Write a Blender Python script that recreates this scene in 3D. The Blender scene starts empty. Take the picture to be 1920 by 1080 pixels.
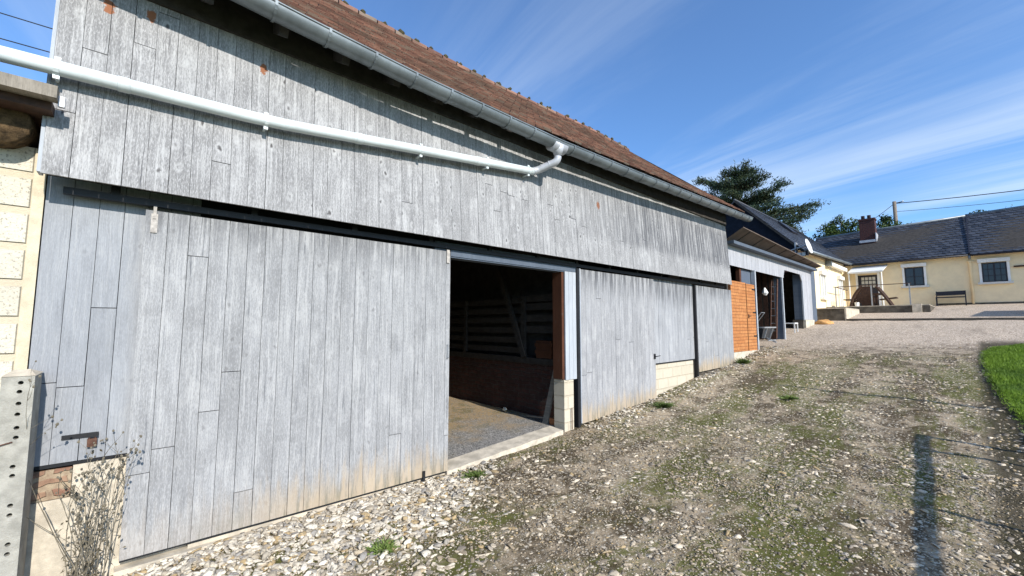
import bpy, math, random
import numpy as np
from mathutils import Vector, Matrix, noise
random.seed(7); rng = np.random.default_rng(7)
R = math.radians
sc = bpy.context.scene
col = sc.collection

# ------------------------------------------------------------------ helpers
class MB:
    def __init__(s): s.v = []; s.f = []; s.g = []
    def add(s, vs, fs):
        n = len(s.v); s.g.append((n, len(s.f))); s.v += [tuple(p) for p in vs]; s.f += [tuple(i + n for i in f) for f in fs]; return s
    def hexa(s, p):   # p: 8 points, bottom 4 ccw then top 4
        return s.add(p, [(3,2,1,0),(4,5,6,7),(0,1,5,4),(1,2,6,5),(2,3,7,6),(3,0,4,7)])
    def box(s, x0, x1, y0, y1, z0, z1):
        return s.hexa([(x0,y0,z0),(x1,y0,z0),(x1,y1,z0),(x0,y1,z0),(x0,y0,z1),(x1,y0,z1),(x1,y1,z1),(x0,y1,z1)])
    def bar(s, a, b, w, h, up=(0,0,1)):   # box beam from a to b, width w (side), height h (up)
        a = Vector(a); b = Vector(b); d = (b-a).normalized(); u = Vector(up)
        sd = d.cross(u)
        if sd.length < 1e-4: sd = d.cross(Vector((1,0,0)))
        sd.normalize(); u = sd.cross(d).normalized()
        sd *= w/2; u *= h/2
        return s.hexa([a-sd-u, a+sd-u, b+sd-u, b-sd-u, a-sd+u, a+sd+u, b+sd+u, b-sd+u])
    def tube(s, pts, r, n=10, caps=True, half=None):
        pts = [Vector(p) for p in pts]; m = len(pts); rs = r if isinstance(r, (list, tuple)) else [r]*m
        base = len(s.v); u0 = None; s.g.append((base, len(s.f)))
        for i, p in enumerate(pts):
            d = (pts[min(i+1,m-1)] - pts[max(i-1,0)]).normalized()
            if u0 is None:
                u0 = Vector((0,0,1)) if abs(d.z) < .9 else Vector((1,0,0))
            u = (u0 - d*u0.dot(d)).normalized(); w = d.cross(u); u0 = u
            for k in range(n):
                a = 2*math.pi*k/n
                s.v.append(tuple(p + (u*math.cos(a) + w*math.sin(a))*rs[i]))
        for i in range(m-1):
            for k in range(n):
                a = base+i*n+k; b = base+i*n+(k+1)%n
                s.f.append((a, b, b+n, a+n))
        if caps:
            s.f.append(tuple(base+k for k in range(n))[::-1]); s.f.append(tuple(base+(m-1)*n+k for k in range(n)))
        return s
    def prism(s, poly, d):   # poly: 3d points, extrude by vector d
        n = len(poly); d = Vector(d); a = [Vector(p) for p in poly]
        return s.add(a + [p+d for p in a], [tuple(range(n))[::-1], tuple(range(n, 2*n))] + [(i, (i+1)%n, (i+1)%n+n, i+n) for i in range(n)])

def link(o): col.objects.link(o); return o
def root_loc(p):
    while p.parent: p = p.parent
    return Vector(p.location)
def P(name, mb, mat, parent=None, smooth=False, loc=None, rot=None):
    me = bpy.data.meshes.new(name)
    vs = np.array(mb.v, dtype=float)
    L = root_loc(parent) if parent else Vector(loc) if loc is not None else Vector((0,0,0))
    if parent is None and loc is None:
        mn = vs.min(0); mx = vs.max(0); L = Vector(((mn[0]+mx[0])/2, (mn[1]+mx[1])/2, mn[2]))
    vs = vs - np.array(L)
    me.from_pydata(vs.tolist(), [], mb.f); me.update()
    if smooth: me.polygons.foreach_set('use_smooth', [True]*len(me.polygons))
    if isinstance(mat, (list, tuple)):
        for m in mat: me.materials.append(m)
    else: me.materials.append(mat)
    o = link(bpy.data.objects.new(name, me))
    if parent: o.parent = parent
    else: o.location = L
    return o
def each(name, mb, mat, parent, **k):   # one part per primitive
    g = mb.g + [(len(mb.v), len(mb.f))]; out = []
    for (v0, f0), (v1, f1) in zip(g[:-1], g[1:]):
        m = MB(); m.v = mb.v[v0:v1]; m.f = [tuple(i-v0 for i in f) for f in mb.f[f0:f1]]; out.append(P(name, m, mat, parent, **k))
    return out
def thing(name, label, cat, loc, group=None):
    o = link(bpy.data.objects.new(name, None)); o.location = loc; o.empty_display_size = .2
    return tag(o, label, cat, group)
def tag(o, label=None, cat=None, group=None, kind=None):
    if label: o['label'] = label
    if cat: o['category'] = cat
    if group: o['group'] = group
    if kind: o['kind'] = kind
    return o
def big(name, verts, faces, mat, smooth=False, parent=None):   # numpy arrays, faces (n,k)
    me = bpy.data.meshes.new(name); k = faces.shape[1]
    if parent: verts = verts - np.array(root_loc(parent))
    me.vertices.add(len(verts)); me.vertices.foreach_set('co', verts.astype(np.float32).ravel())
    me.loops.add(faces.size); me.loops.foreach_set('vertex_index', faces.astype(np.int32).ravel())
    me.polygons.add(len(faces)); me.polygons.foreach_set('loop_start', np.arange(0, faces.size, k, dtype=np.int32))
    me.polygons.foreach_set('loop_total', np.full(len(faces), k, dtype=np.int32))
    if smooth: me.polygons.foreach_set('use_smooth', [True]*len(faces))
    me.update(calc_edges=True); me.validate()
    me.materials.append(mat); o = link(bpy.data.objects.new(name, me))
    if parent: o.parent = parent
    return o

# ------------------------------------------------------------------ node helpers
class NT:
    def __init__(s, name):
        s.m = bpy.data.materials.new(name); s.m.use_nodes = True; s.t = s.m.node_tree; s.n = s.t.nodes
        s.b = s.n['Principled BSDF']; s.b.inputs['Roughness'].default_value = .85
        s.b.inputs['Specular IOR Level'].default_value = .25
        s.geo = s.n.new('ShaderNodeNewGeometry'); s.pos = s.geo.outputs['Position']; s.rnd = s.geo.outputs['Random Per Island']
    def L(s, a, b): s.t.links.new(a, b)
    def put(s, sock, v):
        if isinstance(v, bpy.types.NodeSocket): s.L(v, sock)
        elif v is not None:
            if sock.type == 'RGBA' and not isinstance(v, (int, float)): v = (*v[:3], 1)
            sock.default_value = v
    def vm(s, sc_, off=None, src=None):   # pos * scale (+ off)
        n = s.n.new('ShaderNodeVectorMath'); n.operation = 'MULTIPLY'; s.put(n.inputs[0], src or s.pos); n.inputs[1].default_value = sc_
        o = n.outputs[0]
        if off is not None:
            a = s.n.new('ShaderNodeVectorMath'); a.operation = 'ADD'; s.L(o, a.inputs[0]); s.put(a.inputs[1], off); o = a.outputs[0]
        return o
    def noise(s, vec, scale=1, det=4, rough=.55, dist=0, out='Fac'):
        n = s.n.new('ShaderNodeTexNoise'); s.put(n.inputs['Vector'], vec); n.inputs['Scale'].default_value = scale
        n.inputs['Detail'].default_value = det; n.inputs['Roughness'].default_value = rough; n.inputs['Distortion'].default_value = dist
        return n.outputs[out]
    def voro(s, vec, scale=1, feat='F1', out='Distance', rand=1.0):
        n = s.n.new('ShaderNodeTexVoronoi'); n.feature = feat; s.put(n.inputs['Vector'], vec); n.inputs['Scale'].default_value = scale
        n.inputs['Randomness'].default_value = rand
        return n.outputs[out]
    def math(s, op, a, b=None, c=None, clamp=False):
        n = s.n.new('ShaderNodeMath'); n.operation = op; n.use_clamp = clamp
        s.put(n.inputs[0], a)
        if b is not None: s.put(n.inputs[1], b)
        if c is not None: s.put(n.inputs[2], c)
        return n.outputs[0]
    def ramp(s, v, a, b, lo=0., hi=1.):   # smoothstep a..b -> lo..hi
        n = s.n.new('ShaderNodeMapRange'); n.interpolation_type = 'SMOOTHSTEP'; s.put(n.inputs[0], v)
        s.put(n.inputs[1], a); s.put(n.inputs[2], b); n.inputs[3].default_value = lo; n.inputs[4].default_value = hi
        return n.outputs[0]
    def mix(s, f, a, b, mode='MIX'):
        n = s.n.new('ShaderNodeMix'); n.data_type = 'RGBA'; n.blend_type = mode; n.clamp_factor = True
        s.put(n.inputs[0], f); s.put(n.inputs[6], a); s.put(n.inputs[7], b); return n.outputs[2]
    def xyz(s, src=None):
        n = s.n.new('ShaderNodeSeparateXYZ'); s.L(src or s.pos, n.inputs[0]); return n.outputs
    def comb(s, x, y, z):
        n = s.n.new('ShaderNodeCombineXYZ'); s.put(n.inputs[0], x); s.put(n.inputs[1], y); s.put(n.inputs[2], z); return n.outputs[0]
    def hsvval(s, c, v):
        n = s.n.new('ShaderNodeHueSaturation'); s.put(n.inputs['Color'], c); s.put(n.inputs['Value'], v); return n.outputs[0]
    def bump(s, h, strength=.5, dist=.01):
        n = s.n.new('ShaderNodeBump'); s.put(n.inputs['Height'], h); n.inputs['Strength'].default_value = strength; n.inputs['Distance'].default_value = dist
        s.L(n.outputs[0], s.b.inputs['Normal'])
    def col(s, c): s.put(s.b.inputs['Base Color'], c); return s

def plain(name, c, rough=.7, var=.15, scale=6, metal=0, bump=.2, spec=.3):
    t = NT(name); f = t.noise(t.pos, scale, 6, .65)
    a = tuple(x*(1-var) for x in c); b = tuple(min(1, x*(1+var)) for x in c)
    t.col(t.mix(t.ramp(f, .3, .7), a, b)); t.b.inputs['Roughness'].default_value = rough
    t.b.inputs['Metallic'].default_value = metal; t.b.inputs['Specular IOR Level'].default_value = spec
    if bump: t.bump(t.noise(t.pos, scale*8, 5, .7), bump, .01)
    return t.m

def painted_boards(name, base=(.30,.325,.37), pale=(.50,.51,.53), dark=(.10,.105,.115), wear=.5, knots=.5,
                   dirt=None, top=None, chips=.3, pw=1., patch=None, axis='y', topfade=None):
    """weathered paint on sawn boards; dirt=(z_lo,z_hi,slope_y) tan splash zone, top=(z_lo,z_hi) dark mould from above"""
    t = NT(name); X, Y, Z = t.xyz(); A = Y if axis == 'y' else X
    off = t.math('MULTIPLY', t.rnd, 37.)
    M = lambda v, k: t.math('MULTIPLY', v, k)
    wob = M(t.math('SUBTRACT', t.noise(t.comb(off, M(A, 6.), M(Z, 2.2)), 1, 3, .5), .5), .05)   # grain bends round the knots
    Aw = t.math('ADD', A, wob)
    fine = t.noise(t.comb(off, M(Aw, 210.), M(Z, 4.)), 1, 4, .65)
    streak = t.noise(t.comb(off, M(Aw, 64.), M(Z, 1.5)), 1, 6, .68)
    blot = t.noise(t.comb(0., M(A, 5.0), M(Z, 1.1)), 1, 7, .72)
    speck = t.noise(t.comb(off, M(Aw, 160.), M(Z, 38.)), 1, 4, .7)
    chip = t.noise(t.comb(off, M(Aw, 130.), M(Z, 9.)), 1, 6, .75)
    where = t.noise(t.comb(off, M(A, 13.), M(Z, 3.5)), 1, 4, .65)
    c = t.mix(M(t.ramp(blot, .34, .62), .36+.22*wear), base, tuple(x*.62 for x in base))
    c = t.mix(t.math('MULTIPLY', t.ramp(streak, .48, .68), wear*.75, clamp=True), c, pale)
    pat = t.noise(t.comb(off, M(A, 4.), M(Z, 2.6)), 1, 5, .6)
    c = t.mix(M(t.ramp(pat, .52, .64), .40*wear), c, tuple(x*.52 for x in base)); c = t.mix(M(t.ramp(pat, .46, .34), .45*wear), c, pale)
    c = t.mix(M(t.ramp(fine, .40, .62), .30), c, tuple(x*.58 for x in base))
    c = t.mix(M(t.ramp(speck, .50, .64), .35*wear+.35*(chips > .9)), c, tuple(min(.8, x*1.5) for x in base)); c = t.mix(M(t.ramp(speck, .48, .34), .38*wear+.15*(chips > .9)), c, tuple(x*.4 for x in base))
    fl = t.math('MULTIPLY', t.ramp(chip, .52, .66), t.ramp(where, .44, .62))
    c = t.mix(t.math('MULTIPLY', fl, chips, clamp=True), c, tuple(min(.72, x*1.55) for x in base))
    dg = t.math('MULTIPLY', t.ramp(streak, .43, .33), t.ramp(where, .40, .60))
    c = t.mix(t.math('MULTIPLY', dg, wear*.9, clamp=True), c, dark)
    dg2 = t.math('MULTIPLY', t.ramp(fine, .36, .28), t.ramp(where, .55, .42))
    c = t.mix(t.math('MULTIPLY', dg2, wear*.8, clamp=True), c, dark)
    # knots with a ring, oval and irregular
    kv = t.comb(off, t.math('ADD', M(A, 9.), M(t.noise(t.pos, 18, 2), .5)), M(Z, 5.))
    vd = t.voro(kv, 1); vr_ = t.xyz(t.voro(kv, 1, out='Color'))
    sel = t.math('GREATER_THAN', vr_[0], .35)
    kn = t.math('MULTIPLY', t.ramp(vd, .15, .05), sel); ringk = t.math('MULTIPLY', t.math('MULTIPLY', t.ramp(vd, .32, .2), t.ramp(vd, .10, .17)), sel)
    c = t.mix(t.math('MULTIPLY', ringk, knots*.35, clamp=True), c, pale)
    c = t.mix(t.math('MULTIPLY', kn, knots, clamp=True), c, (.075,.07,.07))
    if patch:
        nz = t.noise(t.pos, 26, 4, .7)
        for (py_, pz_, pr_) in ((5.67,3.70,.075),(-.05,4.11,.055),(.72,4.0,.055),(-.29,4.06,.06)):
            d_ = t.math('SQRT', t.math('ADD', t.math('POWER', t.math('SUBTRACT', A, py_), 2.), M(t.math('POWER', t.math('SUBTRACT', Z, pz_), 2.), .35)))
            c = t.mix(t.ramp(t.math('ADD', d_, M(t.math('SUBTRACT', nz, .5), .09)), pr_*.62, pr_*.45), c, patch)
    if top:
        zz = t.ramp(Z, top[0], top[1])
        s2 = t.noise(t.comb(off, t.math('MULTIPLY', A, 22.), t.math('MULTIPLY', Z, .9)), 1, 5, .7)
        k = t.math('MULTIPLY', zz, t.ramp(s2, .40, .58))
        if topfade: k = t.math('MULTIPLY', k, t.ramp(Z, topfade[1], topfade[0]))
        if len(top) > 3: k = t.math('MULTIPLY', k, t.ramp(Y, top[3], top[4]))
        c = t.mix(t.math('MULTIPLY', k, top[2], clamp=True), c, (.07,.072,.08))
    if dirt:
        zs = t.math('SUBTRACT', Z, t.math('MULTIPLY', t.math('SUBTRACT', Y, dirt[2]), dirt[3]))
        s3 = t.noise(t.comb(off, t.math('MULTIPLY', A, 14.), t.math('MULTIPLY', Z, 2.)), 1, 5, .7)
        zz = t.ramp(t.math('ADD', zs, t.math('MULTIPLY', t.math('SUBTRACT', s3, .5), .95)), dirt[1], dirt[0])
        if len(dirt) > 4: zz = t.math('MULTIPLY', zz, t.ramp(t.math('ADD', Y, t.math('MULTIPLY', s3, .5)), dirt[4], dirt[5], .25, 1.))
        c = t.mix(t.math('MULTIPLY', zz, .8, clamp=True), c, (.40,.31,.205))
        g = t.math('MULTIPLY', t.math('MULTIPLY', zz, t.ramp(s3, .47, .62)), .85, clamp=True)
        c = t.mix(g, c, (.14,.125,.07))
    v = t.math('ADD', t.math('MULTIPLY', t.rnd, .09), .955*pw)
    c = t.hsvval(c, v)
    t.col(c); t.b.inputs['Roughness'].default_value = .72
    h = t.math('ADD', t.math('MULTIPLY', fine, .6), t.math('MULTIPLY', streak, .6)); h = t.math('SUBTRACT', h, t.math('MULTIPLY', kn, .4))
    t.bump(h, .55, .004)
    return t.m

def brick(name, c1, c2, mortar, bw=.22, bh=.065, ms=.012, axis='y', rough=.9, bumpd=.01, var=.5, irregular=0., offs=.5, shift=(0,0), pits=0):
    t = NT(name); X, Y, Z = t.xyz(); A = Y if axis == 'y' else X
    n = t.n.new('ShaderNodeTexBrick')
    vec = t.comb(t.math('ADD', A, shift[0]), t.math('ADD', Z, shift[1]), 0.); n.offset = offs
    if irregular:
        nz = t.noise(t.pos, 5, 2, out='Color'); vec = t.mix(irregular, vec, nz, 'ADD')
    t.L(vec, n.inputs['Vector']); n.inputs['Scale'].default_value = 1
    n.inputs['Brick Width'].default_value = bw; n.inputs['Row Height'].default_value = bh; n.inputs['Mortar Size'].default_value = ms
    n.inputs['Mortar Smooth'].default_value = .3; n.inputs['Bias'].default_value = 0
    n.inputs['Color1'].default_value = (*c1, 1); n.inputs['Color2'].default_value = (*c2, 1); n.inputs['Mortar'].default_value = (*mortar, 1)
    f = t.noise(t.pos, 9, 6, .7)
    c = t.mix(t.math('MULTIPLY', t.ramp(f, .35, .7), var), n.outputs['Color'], tuple(x*.45 for x in c1))
    if pits: c = t.mix(t.math('MULTIPLY', t.math('MULTIPLY', t.ramp(t.noise(t.pos, 55, 5, .75), .54, .62), t.math('SUBTRACT', 1., n.outputs['Fac'])), pits), c, (.20,.175,.14))
    t.col(c); t.b.inputs['Roughness'].default_value = rough
    h = t.math('SUBTRACT', t.math('MULTIPLY', t.noise(t.pos, 60, 5, .7), .35), n.outputs['Fac'])
    t.bump(h, .8, bumpd)
    return t.m

def foliage(name, a, b, c3=None):
    t = NT(name); f = t.noise(t.pos, .9, 3); c = t.mix(t.rnd, a, b)
    c = t.mix(t.ramp(f, .4, .65), c, c3 or tuple(x*.6 for x in a)); t.col(c)
    t.b.inputs['Roughness'].default_value = .6; t.b.inputs['Specular IOR Level'].default_value = .2
    if 'Subsurface Weight' in t.b.inputs: pass
    return t.m

# ------------------------------------------------------------------ terrain
PY = [-60,-5,-1,0,2.8,5.3,7.6,9.4,11.5,13.3,16,18.5,20,22,22.35,25,30,60,400]
PZ = [-1.6,-.4,-.2,-.13,-.06,.10,.24,.47,.67,.90,1.20,1.56,1.73,1.85,1.93,2.22,2.66,2.8,3.2]
def gz0(x, y): return np.interp(y, PY, PZ)
def gz(x, y): return float(gz0(x, y))
xs = np.concatenate([[-220,-120,-60,-30,-18,-12,-8,-6,-4,-2.5,-1.5,-.8,-.45], np.arange(-.30,6.5,.07), np.arange(6.6,12,.4), [14,18,25,40,70,120,220]])
ys = np.concatenate([[-60,-30,-15,-8,-5,-3,-2], np.arange(-1.5,14,.07), np.arange(14,31,.14), [32,35,40,50,70,110,180,300,400]])
GX, GY = np.meshgrid(xs, ys, indexing='ij'); GZ = gz0(GX, GY)
fine = (GX > -.2)&(GX < 6)&(GY > -1)&(GY < 22)
for i in range(len(xs)):
    for j in range(len(ys)):
        if fine[i,j]:
            x, y = xs[i], ys[j]
            GZ[i,j] += .022*noise.noise(Vector((x*1.1, y*.8, 3))) + .010*noise.noise(Vector((x*4, y*4, 1))) + .006*noise.noise(Vector((x*11, y*11, 2)))
            b = math.exp(-((x-.35)/.55)**2)*math.exp(-((y-1.3)/1.5)**2)*.05 + math.exp(-((x-.15)/.3)**2)*(.05 if y > 5.6 and y < 14 else 0)
            GZ[i,j] += b
GZ[(GX < -.1)&(GY > -30)&(GY < 11.6)&(GX > -6.5)&(GY > -.6)] = -.45
nx, ny = GX.shape
idx = np.arange(nx*ny).reshape(nx, ny)
fc = np.stack([idx[:-1,:-1], idx[1:,:-1], idx[1:,1:], idx[:-1,1:]], -1).reshape(-1,4)
def gsurf(x, y):
    i = min(max(np.searchsorted(xs, x)-1, 0), nx-2); j = min(max(np.searchsorted(ys, y)-1, 0), ny-2)
    u = (x-xs[i])/(xs[i+1]-xs[i]); v = (y-ys[j])/(ys[j+1]-ys[j])
    return float((GZ[i,j]*(1-u)+GZ[i+1,j]*u)*(1-v)+(GZ[i,j+1]*(1-u)+GZ[i+1,j+1]*u)*v)

t = NT('ground_gravel_earth'); X, Y, Z = t.xyz()
n1 = t.noise(t.comb(t.math('ADD', t.math('MULTIPLY', X, 1.25), t.math('MULTIPLY', Y, .10)), t.math('MULTIPLY', Y, .36), 0.), 1, 6, .62, .3); n2 = t.noise(t.pos, 3.2, 6, .65, .3); n3 = t.noise(t.pos, 14, 6, .75); n4 = t.noise(t.pos, .45, 4, .5)
soil = t.mix(t.ramp(t.math('ADD', t.math('MULTIPLY', n2, .6), t.math('MULTIPLY', n1, .4)), .45, .58), (.062,.043,.021), (.43,.335,.225))
soil = t.mix(t.math('MULTIPLY', t.ramp(n3, .35, .7), .6), soil, (.19,.155,.115))
moss = t.math('MULTIPLY', t.ramp(t.noise(t.comb(t.math('ADD', t.math('MULTIPLY', X, 1.3), 7.), t.math('MULTIPLY', Y, .42), 3.), 1, 7, .72, .6), .44, .57), t.ramp(n3, .32, .52))
moss = t.math('MULTIPLY', moss, t.ramp(Y, 15.5, 12))
soil = t.mix(t.math('MULTIPLY', moss, .8), soil, (.10,.11,.022))
# embedded pebbles, three sizes
wx = t.noise(t.pos, 9, 2, out='Color'); wp = t.n.new('ShaderNodeVectorMath'); wp.operation = 'MULTIPLY_ADD'; t.L(wx, wp.inputs[0]); wp.inputs[1].default_value = (.03,.03,.03); t.L(t.pos, wp.inputs[2]); wp = wp.outputs[0]
hs = None; c = soil
for scale, thr, cov in ((13, .30, .34), (27, .36, .34), (60, .42, .36)):
    d = t.voro(wp, scale); rc = t.voro(wp, scale, out='Color'); rr = t.xyz(rc)
    cover = t.math('GREATER_THAN', t.math('ADD', rr[0], t.math('MULTIPLY', t.math('SUBTRACT', n1, .5), 1.6)), 1-cov)
    m = t.math('MULTIPLY', t.ramp(d, thr+.05, thr-.05), cover)
    pc = t.mix(rr[1], (.24,.195,.135), (.62,.55,.44)); pc = t.mix(t.math('MULTIPLY', rr[2], .35), pc, (.17,.155,.13))
    c = t.mix(m, c, pc)
    h = t.math('MULTIPLY', t.math('MULTIPLY', t.ramp(d, thr+.05, 0), cover), 1.0/scale*9)
    hs = h if hs is None else t.math('ADD', hs, h)
# pale pea gravel up the yard
mk = t.ramp(t.math('ADD', Y, t.math('ADD', t.math('MULTIPLY', t.math('SUBTRACT', n2, .5), 4.), t.math('MULTIPLY', X, -.35))), 12.6, 15.2)
pg = t.voro(wp, 38, out='Color'); pgd = t.voro(wp, 38); pr = t.xyz(pg)
pc = t.mix(pr[0], (.38,.29,.21), (.80,.67,.53)); pc = t.mix(t.math('MULTIPLY', t.ramp(n1, .55, .7), .6), pc, t.mix(pr[1], (.22,.17,.12), (.48,.40,.32)))
pc = t.mix(t.math('MULTIPLY', t.ramp(pgd, .35, .65), .6), pc, (.20,.16,.12))
c = t.mix(mk, c, pc)
# shade along the lawn edge, painted in as bare dark soil
ed = t.math('MULTIPLY', t.ramp(t.math('ADD', X, t.math('MULTIPLY', n2, .12)), 4.22, 4.42), t.ramp(Y, 16.8, 16.))
c = t.mix(t.math('MULTIPLY', ed, .85), c, (.045,.038,.022))
t.col(c); t.b.inputs['Roughness'].default_value = .95; t.b.inputs['Specular IOR Level'].default_value = .12
t.bump(t.math('ADD', t.math('ADD', hs, t.math('MULTIPLY', n3, .5)), t.math('MULTIPLY', t.noise(t.pos, 90, 4, .7), .3)), 1.0, .022)
M_ground = t.m
g = big('ground', np.stack([GX, GY, GZ], -1).reshape(-1,3), fc, M_ground, smooth=True); tag(g, kind='structure')

# ------------------------------------------------------------------ materials
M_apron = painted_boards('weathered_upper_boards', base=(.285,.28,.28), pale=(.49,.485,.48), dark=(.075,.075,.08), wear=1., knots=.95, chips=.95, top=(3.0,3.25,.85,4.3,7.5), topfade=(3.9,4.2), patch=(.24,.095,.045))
M_panel = painted_boards('blue_grey_boards', base=(.29,.30,.32), pale=(.41,.41,.41), wear=.45, knots=.25)
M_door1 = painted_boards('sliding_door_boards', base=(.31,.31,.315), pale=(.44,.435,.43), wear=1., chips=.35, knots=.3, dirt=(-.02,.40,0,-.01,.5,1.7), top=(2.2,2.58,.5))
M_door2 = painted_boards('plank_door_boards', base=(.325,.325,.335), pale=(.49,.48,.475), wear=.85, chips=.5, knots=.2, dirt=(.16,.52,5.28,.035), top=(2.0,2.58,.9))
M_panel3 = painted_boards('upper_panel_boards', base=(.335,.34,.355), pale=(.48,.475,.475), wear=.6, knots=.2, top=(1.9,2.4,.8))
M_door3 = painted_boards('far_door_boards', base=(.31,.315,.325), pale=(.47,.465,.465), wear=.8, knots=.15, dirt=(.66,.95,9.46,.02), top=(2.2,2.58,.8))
M_clean = painted_boards('pale_blue_trim', base=(.42,.445,.48), pale=(.50,.515,.54), wear=.15, knots=.08)
M_fascia = painted_boards('shed_fascia_boards', base=(.40,.405,.43), pale=(.49,.49,.50), wear=.3, knots=.08)
M_bluedark = painted_boards('dark_slate_blue_boards', base=(.10,.125,.165), pale=(.15,.175,.21), wear=.3, knots=.1)
M_gap = plain('dark_backing', (.015,.016,.018), .9, bump=0)
M_track = plain('black_steel', (.015,.015,.017), .5, bump=.1)
M_zinc = plain('weathered_zinc', (.19,.215,.23), .48, .22, 3, metal=.45, bump=.08, spec=.4)
M_zinclight = plain('pale_zinc', (.46,.47,.50), .5, .15, 8, metal=.2, bump=.08, spec=.4)
M_pipe = plain('pale_painted_pipe', (.60,.65,.65), .42, .12, 2.2, bump=.03, spec=.5)
M_block = brick('cream_block', (.58,.53,.43), (.64,.59,.48), (.56,.48,.35), .50, .25, .03, var=.2, bumpd=.03, offs=0, shift=(.575,.02), pits=.75)
M_block2 = brick('pale_block', (.50,.44,.34), (.55,.49,.39), (.47,.41,.31), .40, .20, .014, var=.15)
M_conc = plain('concrete', (.40,.375,.33), .9, .22, 9, bump=.5, spec=.15)
M_concp = plain('post_concrete', (.33,.315,.275), .9, .2, 12, bump=.6, spec=.15)
M_concpale = plain('pale_concrete', (.50,.44,.35), .9, .25, 6, bump=.3, spec=.15)
M_concdark = plain('dark_damp_concrete', (.10,.088,.072), .95, .4, 4, bump=.4, spec=.1)
M_redbrick = brick('old_red_brick', (.085,.036,.028), (.05,.03,.026), (.06,.048,.042), .2, .075, .012, axis='x', var=.85, irregular=.09, bumpd=.02)
M_redbrick_y = brick('rubble_brick', (.26,.13,.09), (.36,.24,.16), (.40,.32,.22), .22, .07, .02, var=.7, irregular=.12)
M_orange = brick('orange_stained_wood', (.42,.165,.055), (.50,.22,.08), (.26,.10,.04), .55, .085, .006, var=.5)
M_brown = painted_boards('red_brown_timber', base=(.085,.032,.016), pale=(.12,.048,.024), dark=(.03,.012,.008), wear=.4, knots=.3, axis='x')
M_oldwood = painted_boards('grey_old_timber', base=(.24,.21,.17), pale=(.36,.32,.27), dark=(.07,.06,.05), wear=.6, knots=.3)
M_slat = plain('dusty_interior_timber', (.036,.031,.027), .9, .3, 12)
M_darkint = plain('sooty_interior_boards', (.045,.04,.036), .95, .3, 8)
M_log = plain('end_grain_log', (.11,.07,.035), .9, .6, 16, bump=.8)
t = NT('clay_tiles'); c = t.mix(t.rnd, (.115,.055,.042), (.29,.155,.11)); r2 = t.math('FRACT', t.math('MULTIPLY', t.rnd, 17.3))
c = t.mix(t.ramp(r2, .72, .95), c, (.20,.15,.115)); li = t.noise(t.pos, 26, 5, .75); c = t.mix(t.math('MULTIPLY', t.ramp(li, .55, .68), .7), c, (.27,.25,.185))
lg = t.noise(t.pos, 1.2, 4); c = t.mix(t.math('MULTIPLY', t.ramp(lg, .45, .65), .55), c, (.085,.06,.045)); t.col(c); t.bump(li, .5, .01); M_tile = t.m
t = NT('moss_clump'); t.col(t.mix(t.noise(t.pos, 30, 4), (.03,.03,.022), (.11,.10,.045))); M_moss = t.m
t = NT('slate'); c = t.mix(t.rnd, (.017,.021,.031), (.052,.058,.074)); li = t.noise(t.pos, 7, 6, .75)
c = t.mix(t.math('MULTIPLY', t.ramp(li, .5, .70), .5), c, (.13,.145,.17)); t.col(c); t.b.inputs['Roughness'].default_value = .55; t.b.inputs['Specular IOR Level'].default_value = .4; t.bump(li, .3, .01); M_slate = t.m
M_slatehung = plain('slate_hung_gable', (.012,.015,.024), .75, .25, 5, bump=.2, spec=.1)
M_render = plain('cream_render', (.86,.70,.45), .9, .06, 2.5, bump=.25, spec=.15)
M_white = plain('white_paint', (.78,.77,.74), .5, .05, 4, bump=.05)
M_offwhite = plain('pale_sill', (.62,.60,.56), .8, .08, 5, bump=.1)
t = NT('window_glass'); t.col((.012,.016,.03)); t.b.inputs['Roughness'].default_value = .08; t.b.inputs['Specular IOR Level'].default_value = .6; M_glass = t.m
M_hang = plain('worn_hanger_plate', (.38,.35,.32), .8, .3, 25)
M_curtain = plain('net_curtain', (.50,.48,.42), .9, .15, 20)
M_darkframe = plain('dark_frame', (.02,.02,.028), .5, .1, 5, bump=0)
M_rust = plain('rusty_iron', (.09,.045,.03), .85, .4, 20)
M_steel = plain('galvanised_steel', (.36,.37,.38), .45, .15, 12, metal=.5, bump=.05)
M_darkwood = plain('dark_brown_wood', (.055,.028,.018), .7, .35, 12)
M_pole = plain('pole_wood', (.20,.165,.13), .85, .2, 8)
M_cable = plain('black_cable', (.02,.02,.022), .6, .1, 4, bump=0)
M_sheet = plain('brown_soffit_sheet', (.115,.085,.066), .85, .22, 3, bump=.15)
M_terracotta = plain('dark_chimney_pot', (.05,.035,.035), .8, .2, 10)
M_chimbrick = brick('chimney_brick', (.095,.034,.03), (.07,.028,.026), (.06,.04,.04), .22, .075, .014, axis='x', var=.3)

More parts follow.
